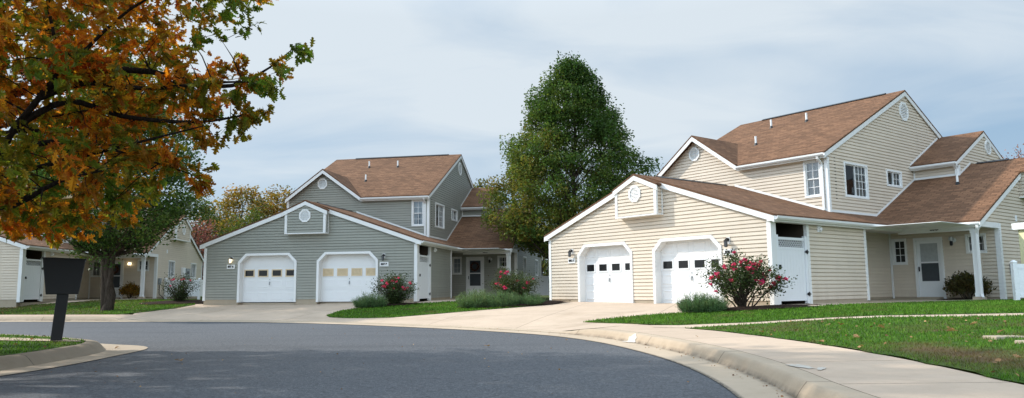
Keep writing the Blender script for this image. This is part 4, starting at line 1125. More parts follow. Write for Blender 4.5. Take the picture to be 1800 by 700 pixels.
def pear_tree(name, loc, profile, leaves, size, mat, label, cat, trunk_r, stems=10, z_first=1.0, hue_fun=None, group=None, seedhue=0., clump=.55, perclump=70, bark=BARK, nlimb=150, tmpl=T_PEAR, twigs=True, split=False, inner=.25):
    """profile: list of (z, half width) giving the outline of the crown; many ascending limbs carry leaf clumps"""
    root = empty(name, loc, 0, label, cat, group)
    zt = profile[-1][0]; zb = profile[0][0]
    pz = np.array([p[0] for p in profile]); pr = np.array([p[1] for p in profile])
    tk = MB()
    def flare(path, r0, r1):
        n = len(path); rr = [r0 + (r1 - r0) * (i / (n - 1))**.8 for i in range(n)]; return rr
    main = limb_path((0, 0, -.3), (RNG.normal(0, .15), RNG.normal(0, .15), zt * .93), 0, .12, 12)
    rr = flare(main, trunk_r, .02); rr[0] = trunk_r * 1.7; 
    tk.tube(main[:1].tolist() + [(main[0] + (main[1] - main[0]) * .28).tolist(), (main[0] + (main[1] - main[0]) * .6).tolist()] + main[1:].tolist(), [trunk_r * 1.75, trunk_r * 1.28, trunk_r * 1.03] + rr[1:], 14)
    if split:
        for dx, dy in split:
            p = limb_path((dx * .3, dy * .3, -.25), (dx * 6, dy * 6, zt * .62), 0, .05, 8); tk.tube(p.tolist(), flare(p, trunk_r * .72, .04), 10)
    ends = []
    for k in range(nlimb):
        zz = zb + (zt - zb) * RNG.random()**.85
        R_ = np.interp(zz, pz, pr) * RNG.uniform(.45, .98)**.6
        az = k * 2.399 + RNG.normal(0, .3)
        e = np.array([R_ * math.cos(az), R_ * math.sin(az), zz])
        zs = max(z_first, zz - R_ * RNG.uniform(.7, 1.3) - .3)
        f = zs / (zt * .93); i = min(11, int(f * 12)); base = main[i] + (main[i + 1] - main[i]) * (f * 12 - i)
        p = limb_path(base, e, -.06, .10, 5); r0 = max(.012, trunk_r * .42 * (1 - zs / zt)**1.2 * min(1, R_ / 2))
        tk.tube(p.tolist(), [r0 + (.006 - r0) * i / 5 for i in range(6)], 5, cap=False)
        ends.append((p, e))
    tk.build('trunk', bark, root, smooth=True)
    nc = int(leaves / perclump); C = []; Hh_ = []; Dr = []; RVs = []
    w = pr.max()
    for k in range(nc):
        if RNG.random() < inner:
            p, e = ends[RNG.integers(len(ends))]; c = p[RNG.integers(2, 6)] + RNG.normal(0, .25, 3)
        else:
            zz = zb + (zt - zb) * RNG.random()
            w = np.interp(zz, pz, pr)
            if RNG.random() > (w / pr.max())**.9 + .06: 
                zz = zb + (zt - zb) * RNG.random()**1.3; w = np.interp(zz, pz, pr)
            az = RNG.uniform(0, 2 * np.pi); lump = 1 + .09 * math.sin(az * 3 + zz * 1.9 + loc[0]) + .07 * math.sin(az * 5 - zz * 2.7)
            q = w * lump * RNG.uniform(.3, 1.0)**.45; c = np.array([q * math.cos(az), q * math.sin(az), zz])
        n = int(perclump * RNG.uniform(.5, 1.5)); s = clump * RNG.uniform(.6, 1.25)
        o = np.clip(RNG.normal(0, 1, (n, 3)), -1.6, 1.6) * np.array([s, s, s * .8]) * .42
        C.append(c + o); hv = RNG.normal(0, .13) + (hue_fun(c) if hue_fun else .4)
        Hh_.append(np.clip(hv + RNG.normal(0, .12, n), 0, 1))
        out = np.array([c[0], c[1], .3 * max(w, .5)]); out = out / (np.linalg.norm(out) + 1e-6)
        Dr.append(np.repeat(out[None], n, 0)); RVs.append(np.clip(RNG.normal(.5, .25, n) + RNG.normal(0, .1), 0, 1))
    C = np.concatenate(C)
    leaf_cloud('crown', C, size, mat, root, tmpl, np.concatenate(Dr), .35, np.concatenate(Hh_), np.concatenate(RVs), jit=1.3)
    return root


# ------------------------------------------------------------------ the three houses
house_R = duplex(dict(pose=(6.980, 19.944, -.497, .6477), siding=CREAM, num='838', label='cream sided duplex in full view at right, with two white garage doors in sunlight',
    pane=(PANE_DARK, PANE_DARK), ptrim=DOORW, dstyle='raised', c2=[(0, 1, .0, 1)], cg=[(.55, .98, 0, 1)], dpane=DOORLT))
house_G = duplex(dict(pose=(-3.785, 29.275, -.461, 1.3796), siding=GREY, num='837', label='sage grey sided duplex in the middle, with white trim and tan framed garage panes',
    pane=(PANE_DARK, PANE_TAN), ptrim=TANTRIM, dstyle='flush', c2=[(0, .32, .0, 1), (.68, 1, 0, 1), (.1, .9, .5, 1)], cg=[(.1, .98, 0, 1)], dpane=SCREEN))
house_L = duplex(dict(pose=(-20.865, 31.503, -.381, 1.6755), siding=CREAM, num='836', label='tan sided duplex at the far left, half hidden behind a tree with orange leaves',
    pane=(PANE_DARK, PANE_DARK), ptrim=DOORW, dstyle='flush', c2=[(0, 1, .0, 1)], cg=[(.55, .98, 0, 1)], dpane=SCREEN))
for h, n, nm, lits in ((house_R, '838', 'cream duplex', (0, 0, 0)), (house_G, '837', 'grey duplex', (1, 0, 0))):
    lantern(h, 8.02, 1.775, lits[0], ('lit ' if lits[0] else 'unlit ') + 'black carriage lantern above the number sign %sA on the %s' % (n, nm))
    lantern(h, 1.36, 1.79, lits[1], 'unlit black carriage lantern above the number sign %sB on the %s' % (n, nm))
    number_sign(h, 8.23, 7.87, 1.38, 1.555, n + ' A', 'small white number sign reading %sA left of the garage doors of the %s' % (n, nm))
    number_sign(h, 1.53, 1.16, 1.39, 1.565, n + ' B', 'small white number sign reading %sB right of the garage doors of the %s' % (n, nm))
porch_lamp(house_R, 0, 'white globe lamp beside the front door of the cream duplex')
porch_lamp(house_G, 0, 'dark unlit lamp in the shaded porch of the grey duplex')
porch_lamp(house_L, 1, 'glowing lamp beside the front door of the tan duplex at far left')
wreath(house_G, 'dark round twig wreath hanging on the grey duplex front door')
wreath(house_L, 'twig wreath on the white front door behind the tree trunk at left')

def utility_box(h, v, z, label, w=.2, hh=.34):
    t = local_thing(h, 'electric_box', (2.375 + .02, v, z), label, 'utility box', 'utility boxes on the house ends')
    b = MB(); b.box(.0, .11, -w / 2, w / 2, -hh / 2, hh / 2); b.box(.11, .125, -w / 2 - .01, w / 2 + .01, -hh * .2, hh / 2 + .01); b.build('box', GREYMET, t, bevel=.006)
    c = MB(); c.tube([(.05, .02, -hh / 2), (.05, .02, -z + .30), (.07, .05, -z + .22), (.10, .35, -z + .12), (.12, .7, -z - .05)], .02, 6); c.build('conduit', BLACK, t)
utility_box(house_R, 9.38, .98, 'small grey electric box with black conduit by the porch corner of the cream duplex')
utility_box(house_L, 9.07, .95, 'small grey electric box with black conduit on the tan duplex end wall')
t = local_thing(house_L, 'meter_cabinet', (2.395, 13.5, 1.45), 'wide grey meter cabinet between two windows of the tan duplex end wall', 'meter cabinet')
b = MB(); b.box(0, .16, -.35, .35, -.32, .32); b.build('cabinet', GREYMET, t, bevel=.008)
b = MB(); b.tube([(.16, -.15, .08), (.25, -.15, .08)], .085, 14); b.build('meter', CLRGLASS, t)
b = MB(); b.box(0, .13, -.85, -.45, -.2, .36); b.build('panel_cover', VINYL, t)

# ------------------------------------------------------------------ vinyl fences, pillar
def fence(name, pts, h, label, group=None, gap=.12):
    root = empty(name, (pts[0][0], pts[0][1], Hh(*pts[0])), 0, label, 'fence', group)
    base = root.location
    for i, (x_, y_) in enumerate(pts):
        z_ = Hh(x_, y_) - base.z; x0, y0 = x_ - base.x, y_ - base.y
        p = MB(); p.box(x0 - .06, x0 + .06, y0 - .06, y0 + .06, z_ - .3, z_ + h + .05)
        p.hexa([(x0 - .075, y0 - .075, z_ + h + .05), (x0 + .075, y0 - .075, z_ + h + .05), (x0 + .075, y0 + .075, z_ + h + .05), (x0 - .075, y0 + .075, z_ + h + .05), (x0 - .02, y0 - .02, z_ + h + .11), (x0 + .02, y0 - .02, z_ + h + .11), (x0 + .02, y0 + .02, z_ + h + .11), (x0 - .02, y0 + .02, z_ + h + .11)])
        p.build('post', VINYL, root)
    for a, b_ in zip(pts, pts[1:]):
        a = Vector((a[0] - base.x, a[1] - base.y, 0)); b2 = Vector((b_[0] - base.x, b_[1] - base.y, 0)); d = (b2 - a).normalized(); n = Vector((-d.y, d.x, 0))
        a += d * .06; b2 -= d * .06
        m_ = MB()
        for (z0, z1, th) in ((gap, gap + .12, .022), (h - .14, h, .022), (gap + .12, h - .14, .012)):
            m_.hexa([a - n * th + Vector((0, 0, z0)), b2 - n * th + Vector((0, 0, z0)), b2 + n * th + Vector((0, 0, z0)), a + n * th + Vector((0, 0, z0)), a - n * th + Vector((0, 0, z1)), b2 - n * th + Vector((0, 0, z1)), b2 + n * th + Vector((0, 0, z1)), a + n * th + Vector((0, 0, z1))])
        m_.build('panel', VINYL, root)
    return root
def hp(h, u, v):
    c, s = math.cos(h.rotation_euler.z), math.sin(h.rotation_euler.z); x_, y_ = -u, v
    return (h.location.x + c * x_ - s * y_, h.location.y + s * x_ + c * y_)
fence('vinyl_fence', [hp(house_L, -2.5, 9.9), hp(house_L, -4.3, 9.9), hp(house_L, -4.3, 11.8)], 1.05, 'low white vinyl screen fence behind the thin rose bush by the tan duplex')
fence('vinyl_fence', [hp(house_G, -2.55, 9.9), hp(house_G, -4.2, 9.9), hp(house_G, -5.9, 9.9)], 1.12, 'low white vinyl screen fence beside the grey duplex')
fence('vinyl_fence', [hp(house_G, -3.0, 17.0), hp(house_G, -5.2, 17.0), hp(house_G, -7.4, 17.0)], 1.85, 'tall white vinyl fence far back between the grey and cream duplexes')
fence('vinyl_fence', [(14.42, 21.35), (16.2, 20.6)], 1.08, 'low white vinyl fence post and panel at the far right edge')
pl_ = empty('pillar', (15.42, 22.0, -.5), .2, 'cream painted wooden pillar with a flat cap at the right edge', 'pillar')
b = MB(); b.box(-.2, .2, -.2, .2, -.3, 2.12); b.build('shaft', PILLARC, pl_, bevel=.01)
b = MB(); b.box(-.31, .31, -.31, .31, 2.12, 2.32); b.build('cap', WHITE, pl_, bevel=.01)

# ------------------------------------------------------------------ mailbox on the island
mb_ = empty('mailbox', (-7.93, 13.09, -.86), R(29), 'black trapezoid mailbox on a square post standing in the kerbed grass island', 'mailbox')
p = MB(); p.hexa([(-.095 - .05, -.085, -.25), (.075 - .05, -.085, -.25), (.075 - .05, .085, -.25), (-.095 - .05, .085, -.25), (-.07, -.085, .87), (.11, -.085, .87), (.11, .085, .87), (-.07, .085, .87)])
p.build('post', BLACK, mb_, bevel=.008)
p = MB(); y0, y1 = -.12, .17
p.hexa([(-.235, y0, .83), (.255, y0, .83), (.255, y1, .83), (-.235, y1, .83), (-.315, y0, 1.46), (.335, y0, 1.44), (.335, y1, 1.44), (-.315, y1, 1.46)])
p.build('box', BLACK, mb_, bevel=.012)
p = MB(); p.hexa([(-.325, y0 - .012, 1.452), (.345, y0 - .012, 1.432), (.345, y1 + .012, 1.432), (-.325, y1 + .012, 1.452), (-.325, y0 - .012, 1.475), (.345, y0 - .012, 1.455), (.345, y1 + .012, 1.455), (-.325, y1 + .012, 1.475)])
p.build('lid', BLACK, mb_, bevel=.004)

# ------------------------------------------------------------------ oak in the foreground
def oak():
    base = np.array([-9.5, 9.3, -.86])
    root = empty('oak_tree', tuple(base), 0, 'oak with large lobed orange and green leaves overhanging from the left edge', 'tree')
    tk = MB()
    W = lambda p: np.array(p, float) - base
    def limb(pts, r0, r1, sides=8):
        q = [W(p) for p in pts]; n = len(q)
        # smooth
        q = spline3(q, 4); m_ = len(q)
        tk.tube([tuple(x) for x in q], [r0 + (r1 - r0) * i / (m_ - 1) for i in range(m_)], sides, cap=False); return q
    trunk = [(-9.5, 9.3, -1.1), (-9.45, 9.3, -.6), (-9.4, 9.3, .6), (-9.3, 9.35, 1.9), (-9.1, 9.4, 3.4), (-9.0, 9.4, 5.4), (-9.05, 9.4, 8.2)]
    q = spline3([W(p) for p in trunk], 4); tk.tube([tuple(x) for x in q], [.34 * (1 - i / (len(q) - 1))**.7 + .02 + (.12 if i < 3 else 0) for i in range(len(q))], 14)
    L = []
    L.append(limb([(-9.4, 9.3, .9), (-6.9, 9.3, 1.55), (-6.35, 9.3, 2.15), (-5.9, 9.3, 2.75), (-5.65, 9.3, 3.0), (-5.0, 9.35, 3.7), (-4.1, 9.5, 4.3)], .058, .01))
    L.append(limb([(-6.1, 9.3, 2.5), (-5.6, 9.5, 2.75), (-4.9, 9.7, 2.72), (-4.1, 9.9, 2.85), (-3.5, 10.2, 2.95)], .05, .008, 6))
    L.append(limb([(-6.4, 9.3, 2.1), (-5.85, 9.5, 2.5), (-5.2, 9.7, 2.34), (-4.4, 9.9, 2.3), (-4.0, 10.3, 2.45), (-3.75, 10.5, 2.6)], .05, .006, 6))
    L.append(limb([(-6.9, 9.3, 1.5), (-6.2, 9.4, 1.9), (-5.6, 9.6, 1.95), (-5.2, 9.7, 1.85), (-4.4, 10, 1.6)], .05, .006, 6))
    L.append(limb([(-8.8, 9.3, 1.0), (-6.6, 9.2, 1.0), (-5.6, 9.0, 1.35), (-5.0, 9.0, 1.5)], .06, .008, 6))
    L.append(limb([(-9.2, 9.4, 2.6), (-7.0, 9.9, 2.7), (-5.6, 10.4, 3.2), (-4.4, 10.8, 3.05), (-3.85, 11.0, 3.3), (-3.35, 11.1, 3.75)], .075, .006, 7))
    L.append(limb([(-5.9, 9.3, 2.75), (-5.95, 9.3, 3.3), (-6.1, 9.35, 3.9), (-6.0, 9.4, 4.6)], .035, .008, 6))
    for k in range(34):
        zz = RNG.uniform(1.2, 7.5); az = k * 2.399; r_ = RNG.uniform(3.0, 5.6) * (1 if zz < 5.5 else .7)
        e = np.array([-9.3 + r_ * math.cos(az), 9.3 + r_ * math.sin(az), zz + RNG.uniform(-.3, .9)])
        if e[1] < 7.8 and e[0] > -10: continue
        s0 = np.array([-9.2, 9.4, max(1.0, zz - 1.3)]); m1 = s0 + (e - s0) * .45 + np.array([0, 0, .25]) + RNG.normal(0, .2, 3)
        L.append(limb([s0, m1, e], .07, .008, 6))
    pz = np.array([.95, 1.1, 1.5, 2.2, 2.7, 3.2, 3.6, 4.5, 6, 7.5, 9]); pr = np.array([3.4, 4.15, 4.5, 4.6, 4.8, 5.05, 5.2, 5.55, 5.6, 4.6, 2.2])
    C = []; D = []; Hu = []; RVv = []
    allp = np.concatenate(L); cnt = np.zeros(len(allp))
    ns = 2650
    k = 0
    while k < ns:
        zz = RNG.uniform(.95, 9.0); w = np.interp(zz, pz, pr); az = RNG.uniform(0, 2 * np.pi)
        lump = 1 + .05 * math.sin(az * 4 + zz * 2) + .05 * math.sin(az * 7 - zz * 3)
        q = w * lump * RNG.uniform(.12, 1.)**.46
        c = np.array([-9.3 + q * math.cos(az), 9.3 + q * math.sin(az), zz])
        if c[0] < -.62 * c[1] - 4.5 and RNG.random() < .55: continue
        k += 1
        c0 = W(c)
        # twig from the nearest limb point below/inside
        dd = ((allp - c0)**2).sum(1) + 2.0 * np.clip(allp[:, 2] - c0[2], 0, None)**2
        ji = (dd * (1 + .35 * cnt)).argmin(); cnt[ji] += 1; pnear = allp[ji]
        dirv = c0 - pnear; dl = np.linalg.norm(dirv) + 1e-6; dirv = dirv / dl
        outv = np.array([math.cos(az), math.sin(az), RNG.uniform(-.25, .25)]); tw = dirv * .4 + outv * .6 + RNG.normal(0, .25, 3); tw /= np.linalg.norm(tw)
        ln = RNG.uniform(.35, .65)
        st = c0 - tw * ln * .5; en = c0 + tw * ln * .5
        mid = (pnear + st) / 2 + np.array([0, 0, .08 * dl])
        if dl < .9: tk.tube([tuple(pnear), tuple(mid), tuple(st), tuple(en)], [.011, .008, .005, .003], 4, cap=False)
        n = int(RNG.uniform(14, 27)); u = RNG.random(n)**.7
        pts = st + (en - st) * u[:, None] + RNG.normal(0, .045, (n, 3))
        side = RNG.normal(size=(n, 3)); side /= np.linalg.norm(side, axis=1)[:, None]
        d = tw * .55 + side * .8; d[:, 2] -= .45
        C.append(pts); D.append(d)
        right = np.clip((c[0] + 4.6) / 1.3, 0, 1)
        base_h = .43 + .22 * math.sin(c[0] * 1.7 + 2 * math.sin(c[2] * 1.3)) + .14 * math.sin(c[1] * 2.1 + c[2] * 2.4) - .45 * right + RNG.normal(0, .10)
        Hu.append(np.clip(base_h + RNG.normal(0, .13, n), 0, 1)); RVv.append(np.clip(RNG.normal(.45, .22, n), 0, 1))
    for q_ in L:
        for j in range(4 if len(q_) < 14 else 14):
            c0 = q_[int(len(q_) * RNG.uniform(.45, .999))]; tw = RNG.normal(0, 1, 3) + np.array([.3, 0, -.1]); tw /= np.linalg.norm(tw); en = c0 + tw * RNG.uniform(.25, .5)
            tk.tube([tuple(c0), tuple((c0 + en) / 2 + RNG.normal(0, .02, 3)), tuple(en)], [.006, .004, .003], 4, cap=False)
            n = int(RNG.uniform(14, 26)); u = RNG.random(n)**.6; side = RNG.normal(size=(n, 3)); side /= np.linalg.norm(side, axis=1)[:, None]; d = tw * .5 + side * .8; d[:, 2] -= .45
            C.append(c0 + (en - c0) * u[:, None] + RNG.normal(0, .05, (n, 3))); D.append(d); wx = c0[0] + base[0]
            Hu.append(np.clip(.55 - .4 * np.clip((wx + 4.4) / 1.1, 0, 1) + RNG.normal(0, .12) + RNG.normal(0, .13, n), 0, 1)); RVv.append(np.clip(RNG.normal(.45, .22, n), 0, 1))
    tk.build('trunk', BARKD, root, smooth=True)
    leaf_cloud('crown', np.concatenate(C), .148, OAKLEAF, root, T_OAK, np.concatenate(D), .0, np.concatenate(Hu), np.concatenate(RVv), jit=.6, szv=.28)
def spline3(P, k):
    P = [np.array(p, float) for p in P]; n = len(P); out = []
    for i in range(n - 1):
        p0 = P[max(i - 1, 0)]; p1 = P[i]; p2 = P[i + 1]; p3 = P[min(i + 2, n - 1)]
        for j in range(k):
            t = j / k
            out.append(.5 * ((2 * p1) + (p2 - p0) * t + (2 * p0 - 5 * p1 + 4 * p2 - p3) * t * t + (3 * p1 - p0 - 3 * p2 + p3) * t**3))
    out.append(P[-1]); return np.array(out)
oak()

# ------------------------------------------------------------------ other trees
def gz(x_, y_): return (x_, y_, Hh(x_, y_))
pear_tree('pear_tree', gz(2.95, 36.2), [(2.4, 1.7), (3.0, 3.2), (3.8, 3.85), (4.8, 4.0), (5.6, 3.85), (6.5, 3.45), (7.4, 2.9), (8.4, 2.4), (9.3, 2.0), (10.2, 1.5), (11.0, .95), (11.5, .5), (11.9, .15)],
    125000, .115, PEARLEAF, 'tall egg shaped green tree standing between the grey and the cream duplex', 'tree', .2, z_first=1.4,
    hue_fun=lambda c: .46 - .06 * c[0] - .045 * (c[2] - 6) + .07 * math.sin(c[2] * 2 + c[0]), clump=.66, perclump=130, nlimb=190, inner=.2)
pear_tree('pear_tree', gz(-15.95, 29.2), [(2.5, .9), (2.9, 2.0), (3.5, 2.8), (4.3, 3.15), (5.5, 3.2), (7.0, 2.9), (8.2, 2.2), (9.2, 1.2), (9.7, .4)],
    46000, .12, PEARLEAF, 'green tree with a thick forked grey trunk in front of the tan duplex', 'tree', .19, z_first=2.3,
    hue_fun=lambda c: .28 + .08 * math.sin(c[2] * 2 + c[0] * 1.3), clump=.6, perclump=60, nlimb=90, inner=.3, split=[(.085, .0), (-.07, .05)])
G_ = 'trees far behind the houses'
def bgtree(px_x, depth, ztop, rad, mat, label, leaves=7000, size=.26, hue=.5, low=.22, z0=-.4):
    x_ = px_x * depth
    H_ = ztop - z0
    lumps = [(H_ * low, rad * .55), (H_ * .34, rad * .95), (H_ * .5, rad), (H_ * .68, rad * .9), (H_ * .84, rad * .68), (H_ * .95, rad * .38), (H_, rad * .1)]
    return pear_tree('broadleaf_tree', (x_, depth, z0), lumps, leaves, size, mat, label, 'tree', .22, z_first=H_ * .2, hue_fun=lambda c: hue + .30 * (c[2] / H_ - .55) + .06 * math.sin(c[0] * 1.3 + c[2]), clump=1.15, perclump=60, nlimb=50, group=G_, tmpl=T_DIAMOND, inner=.15, bark=BARKD)
bgtree(-.366, 68, 9.4, 3.6, GOLDLEAF, 'tallest golden tree rising behind the left slope of the grey duplex roof', 9000, .25, .47)
bgtree(-.312, 72, 9.9, 3.5, GOLDLEAF, 'golden tree showing just left of the grey duplex upper gable', 9000, .25, .47)
bgtree(-.402, 74, 8.6, 3.6, GOLDLEAF, 'olive golden tree behind the dull red tree', 8000, .25, .32)
bgtree(-.345, 60, 6.6, 2.6, GREENLEAF, 'low olive tree behind the grey duplex garage roof', 6000, .22, .5, low=.1)
bgtree(-.443, 62, 8.1, 3.2, GREENLEAF, 'green yellow tree behind the right end of the tan duplex', 8000, .22, .42)
bgtree(-.428, 54, 5.0, 1.75, REDLEAF, 'dull red tree between the tan and the grey duplex', 5500, .16, .45, low=.1)
bgtree(-.045, 70, 10.1, 2.6, GOLDLEAF, 'golden treetop peeking over the right end of the grey duplex roof', 5000, .24, .3)
bgtree(.040, 62, 5.2, 3.0, GOLDLEAF, 'yellow green tree low behind the tall white fence', 7000, .2, .25, low=.05)
bgtree(.070, 75, 6.2, 3.0, GREENLEAF, 'green tree behind the tall egg shaped tree', 5000, .24, .3, low=.05)
bgtree(.695, 46, 8.6, 1.9, REDLEAF, 'bright red treetop behind the roof at the right edge', 1500, .15, .75, low=.3)
bgtree(-.56, 66, 9.0, 4., GREENLEAF, 'dark green tree behind the middle of the tan duplex', 7000, .25, .3)
bgtree(-.66, 62, 9.2, 4., GOLDLEAF, 'golden tree behind the left part of the tan duplex', 7000, .25, .4)

# ------------------------------------------------------------------ shrubs
def rose(loc, rx, h, nl, nb, label, dens_top=.6, hue=.4, bl=.055, bare=.32, lsz=.05, ry=None, grp='rose bushes by the houses'):
    ry = ry or rx
    root = empty('rose_bush', loc, 0, label, 'rose bush', grp)
    st = MB(); tips = []
    for k in range(30):
        az = k * 2.399; q = RNG.uniform(.25, 1.)
        e = np.array([rx * q * math.cos(az), ry * q * math.sin(az), h * (1. - .45 * q * q) * RNG.uniform(.8, 1.0)])
        p = limb_path((RNG.normal(0, .05), RNG.normal(0, .05), -.05), e, .04, .14, 5)
        st.tube(p.tolist(), [.02 * (1 - i / 6) + .003 for i in range(6)], 5, cap=False); tips.append(p)
    st.build('stem', BARK, root)
    C = []; Dd = []; HV = []
    nc = nl // 26
    for k in range(nc):
        p = tips[RNG.integers(len(tips))]; f = RNG.uniform(bare, 1.08); i = min(4, int(f * 5)); c = p[i] + (p[i + 1] - p[i]) * (f * 5 - i) + RNG.normal(0, .10, 3) * np.array([rx, ry, .6])
        n = int(RNG.uniform(14, 38)); o = RNG.normal(0, .085, (n, 3)) * np.array([1.2, 1.2, .9]); C.append(c + o)
        Dd.append(o / .1 + np.array([c[0], c[1], .3])); HV.append(np.clip(hue + RNG.normal(0, .12) + RNG.normal(0, .15, n), 0, 1))
    C = np.concatenate(C); C[:, 2] = np.maximum(C[:, 2], .05)
    leaf_cloud('foliage', C, lsz, ROSELEAF, root, T_PEAR, np.concatenate(Dd), .1, np.concatenate(HV))
    n = 46; c = RNG.normal(0, .33, (n, 3)) * np.array([1, 1, .6]); dd = c + np.array([0, 0, .25])
    proto = leaf_cloud('blossom', c * .9, .85, PETAL, root, T_PEAR, dd, 0.)
    first = True
    for k in range(nb):
        p = tips[RNG.integers(len(tips))]; f = RNG.uniform(.72, 1.0)
        c = p[-1] * f + np.array([0, 0, RNG.uniform(.0, .10)]) + RNG.normal(0, .07, 3)
        if c[1] > .15 * ry and RNG.random() < .8: c[1] = -abs(c[1]) * .8
        o = proto if first else proto.copy()
        if not first: COL.objects.link(o); o.parent = root
        first = False
        s_ = bl * RNG.uniform(.7, 1.35); o.location = c; o.scale = (s_, s_, s_); o.rotation_euler = (RNG.uniform(-.6, .6), RNG.uniform(-.6, .6), RNG.uniform(0, 6))
    return root
rose(gz(5.9, 19.15), 1.0, 1.5, 7200, 46, 'rose bush in full pink red bloom in front of the cream duplex garage', hue=.35, bl=.068, bare=.46, lsz=.055)
rose(gz(-4.5, 28.15), .78, 1.2, 7500, 20, 'leafy rose bush with few pink blooms beside the gate of the grey duplex', hue=.35, bl=.062, bare=.15)
rose(gz(.0, 25.9), .85, 1.28, 8500, 20, 'wide rose bush with reddish tips in front of the grey duplex porch', hue=.45, bl=.055, bare=.12)
rose(gz(-14.55, 32.5), .78, 1.35, 3600, 6, 'thin straggly rose bush in a mulch bed by the tan duplex', hue=.15, bl=.06, bare=.12)
rose(gz(-23.4, 31.6), .6, .9, 1600, 3, 'small rose bush at the left edge in front of the tan duplex garage', hue=.4, bl=.06, bare=.2)

def juniper(loc, rx, ry, h, n, label, hue=.35, rot=0.):
    root = empty('juniper', loc, rot, label, 'juniper', 'low feathery junipers in the planting beds')
    nb = n // 55; C = []; Dd = []; HV = []
    st = MB()
    for k in range(nb):
        az = RNG.uniform(0, 2 * np.pi); q = RNG.random()**.5
        b0 = np.array([rx * q * .75 * math.cos(az), ry * q * .75 * math.sin(az), 0])
        lean = np.array([math.cos(az) * q * .7, math.sin(az) * q * .7, 1.]) + RNG.normal(0, .18, 3)
        L = h * (1.05 - .5 * q**2) * RNG.uniform(.6, 1.1); e = b0 + lean / np.linalg.norm(lean) * L
        if k % 4 == 0: st.tube([tuple(b0), tuple((b0 + e) / 2), tuple(e)], [.008, .006, .003], 4, cap=False)
        t = RNG.uniform(.12, 1, 55)[:, None]; pts = b0 + (e - b0) * t + RNG.normal(0, .035, (55, 3))
        C.append(pts); d = (e - b0) / L + RNG.normal(0, .45, (55, 3)); Dd.append(d); HV.append(np.clip(hue + .35 * t[:, 0] - .15 + RNG.normal(0, .1, 55) + RNG.normal(0, .08), 0, 1))
    st.build('stem', BARK, root)
    C = np.concatenate(C); C[:, 2] = np.maximum(C[:, 2], .03)
    leaf_cloud('foliage', C, .075, JUNLEAF, root, T_NEEDLE, np.concatenate(Dd), -.1, np.concatenate(HV), jit=.5)
    return root
juniper(gz(4.78, 18.75), .66, .5, .46, 15000, 'rounded blue green juniper left of the blooming rose bush by the cream duplex', .35)
juniper(gz(-5.25, 27.45), .68, .45, .52, 11000, 'spreading juniper at the foot of the rose bush by the grey duplex garage', .45)
juniper(gz(-1.25, 25.1), .62, .5, .62, 11000, 'yellow tipped feathery juniper in front of the grey duplex door', .55)
juniper(gz(-.35, 24.95), .68, .5, .55, 11000, 'blue green feathery juniper at the foot of the wide rose bush', .4)
juniper(gz(.55, 25.0), .5, .4, .40, 5000, 'small grey green juniper beside the driveway of the cream duplex', .3)

def shrub(loc, r_, h, mat, n, label, hue=.4, size=.075):
    root = empty('shrub', loc, 0, label, 'shrub', 'porch shrubs')
    st = MB()
    for k in range(14):
        az = k * 2.399; st.tube(limb_path((0, 0, -.05), (r_ * .8 * math.cos(az), r_ * .8 * math.sin(az), h * RNG.uniform(.5, .95)), .05, .1, 4).tolist(), [.015, .012, .009, .006, .003], 5, cap=False)
    st.build('stem', BARK, root)
    nc = n // 30; C = []; Dd = []; HV = []
    for k in range(nc):
        d = RNG.normal(size=3); d /= np.linalg.norm(d); d[2] = abs(d[2]) * 1.0 - .15
        c = d * np.array([r_, r_, h * .62]) * RNG.uniform(.4, 1)**.4 + np.array([0, 0, h * .38])
        C.append(c + RNG.normal(0, .08, (30, 3))); Dd.append(np.repeat((d + [0, 0, .5])[None], 30, 0)); HV.append(np.clip(hue + RNG.normal(0, .15) + RNG.normal(0, .15, 30), 0, 1))
    C = np.concatenate(C); C[:, 2] = np.maximum(C[:, 2], .04)
    leaf_cloud('foliage', C, size, mat, root, T_PEAR, np.concatenate(Dd), .0, np.concatenate(HV))
shrub(gz(14.45, 23.65), .6, .88, SHRUBLEAF, 3000, 'dark bronze leaved shrub beside the porch post of the cream duplex', .4)
x_, y_ = hp(house_L, -1.45, 7.7); shrub((x_, y_, -.381 + .03), .46, .82, YELSHRUB, 2400, 'yellowing shrub in front of the tan duplex porch', .45)

# ------------------------------------------------------------------ fallen leaves, paint marks, stones
def dead_leaf(loc, rz, s, label, grp):
    o = bpy.data.objects.new('fallen_leaf', LEAFMESH); COL.objects.link(o)
    o.location = loc; o.rotation_euler = (RNG.uniform(-.3, .3), RNG.uniform(-.3, .3), rz); s *= .62; o.scale = (s, s, s)
    tag(o, label, 'fallen leaf', grp)
proto = leaf_cloud('fallen_leaf', np.array([[0., 0, .02], [.2, .1, .03]]), 1., DRYLEAF, None, T_OAK, np.array([[0., 1, .15], [.8, .3, .2]]), jit=.3)
LEAFMESH = proto.data; bpy.data.objects.remove(proto)
for x_, y_, s_ in ((5.83, 11.79, .17), (6.11, 10.57, .22), (4.9, 10.6, .16), (6.9, 11.3, .16), (4.75, 6.6, .15), (5.6, 12.8, .15), (4.3, 10.4, .12), (6.4, 9.9, .14), (4.2, 12.6, .12), (5.0, 7.4, .12)):
    dead_leaf((x_, y_, Hh(x_, y_) + .05), RNG.uniform(0, 6), s_, 'curled tan oak leaf lying on the green lawn at right', 'fallen leaves on the right lawn')
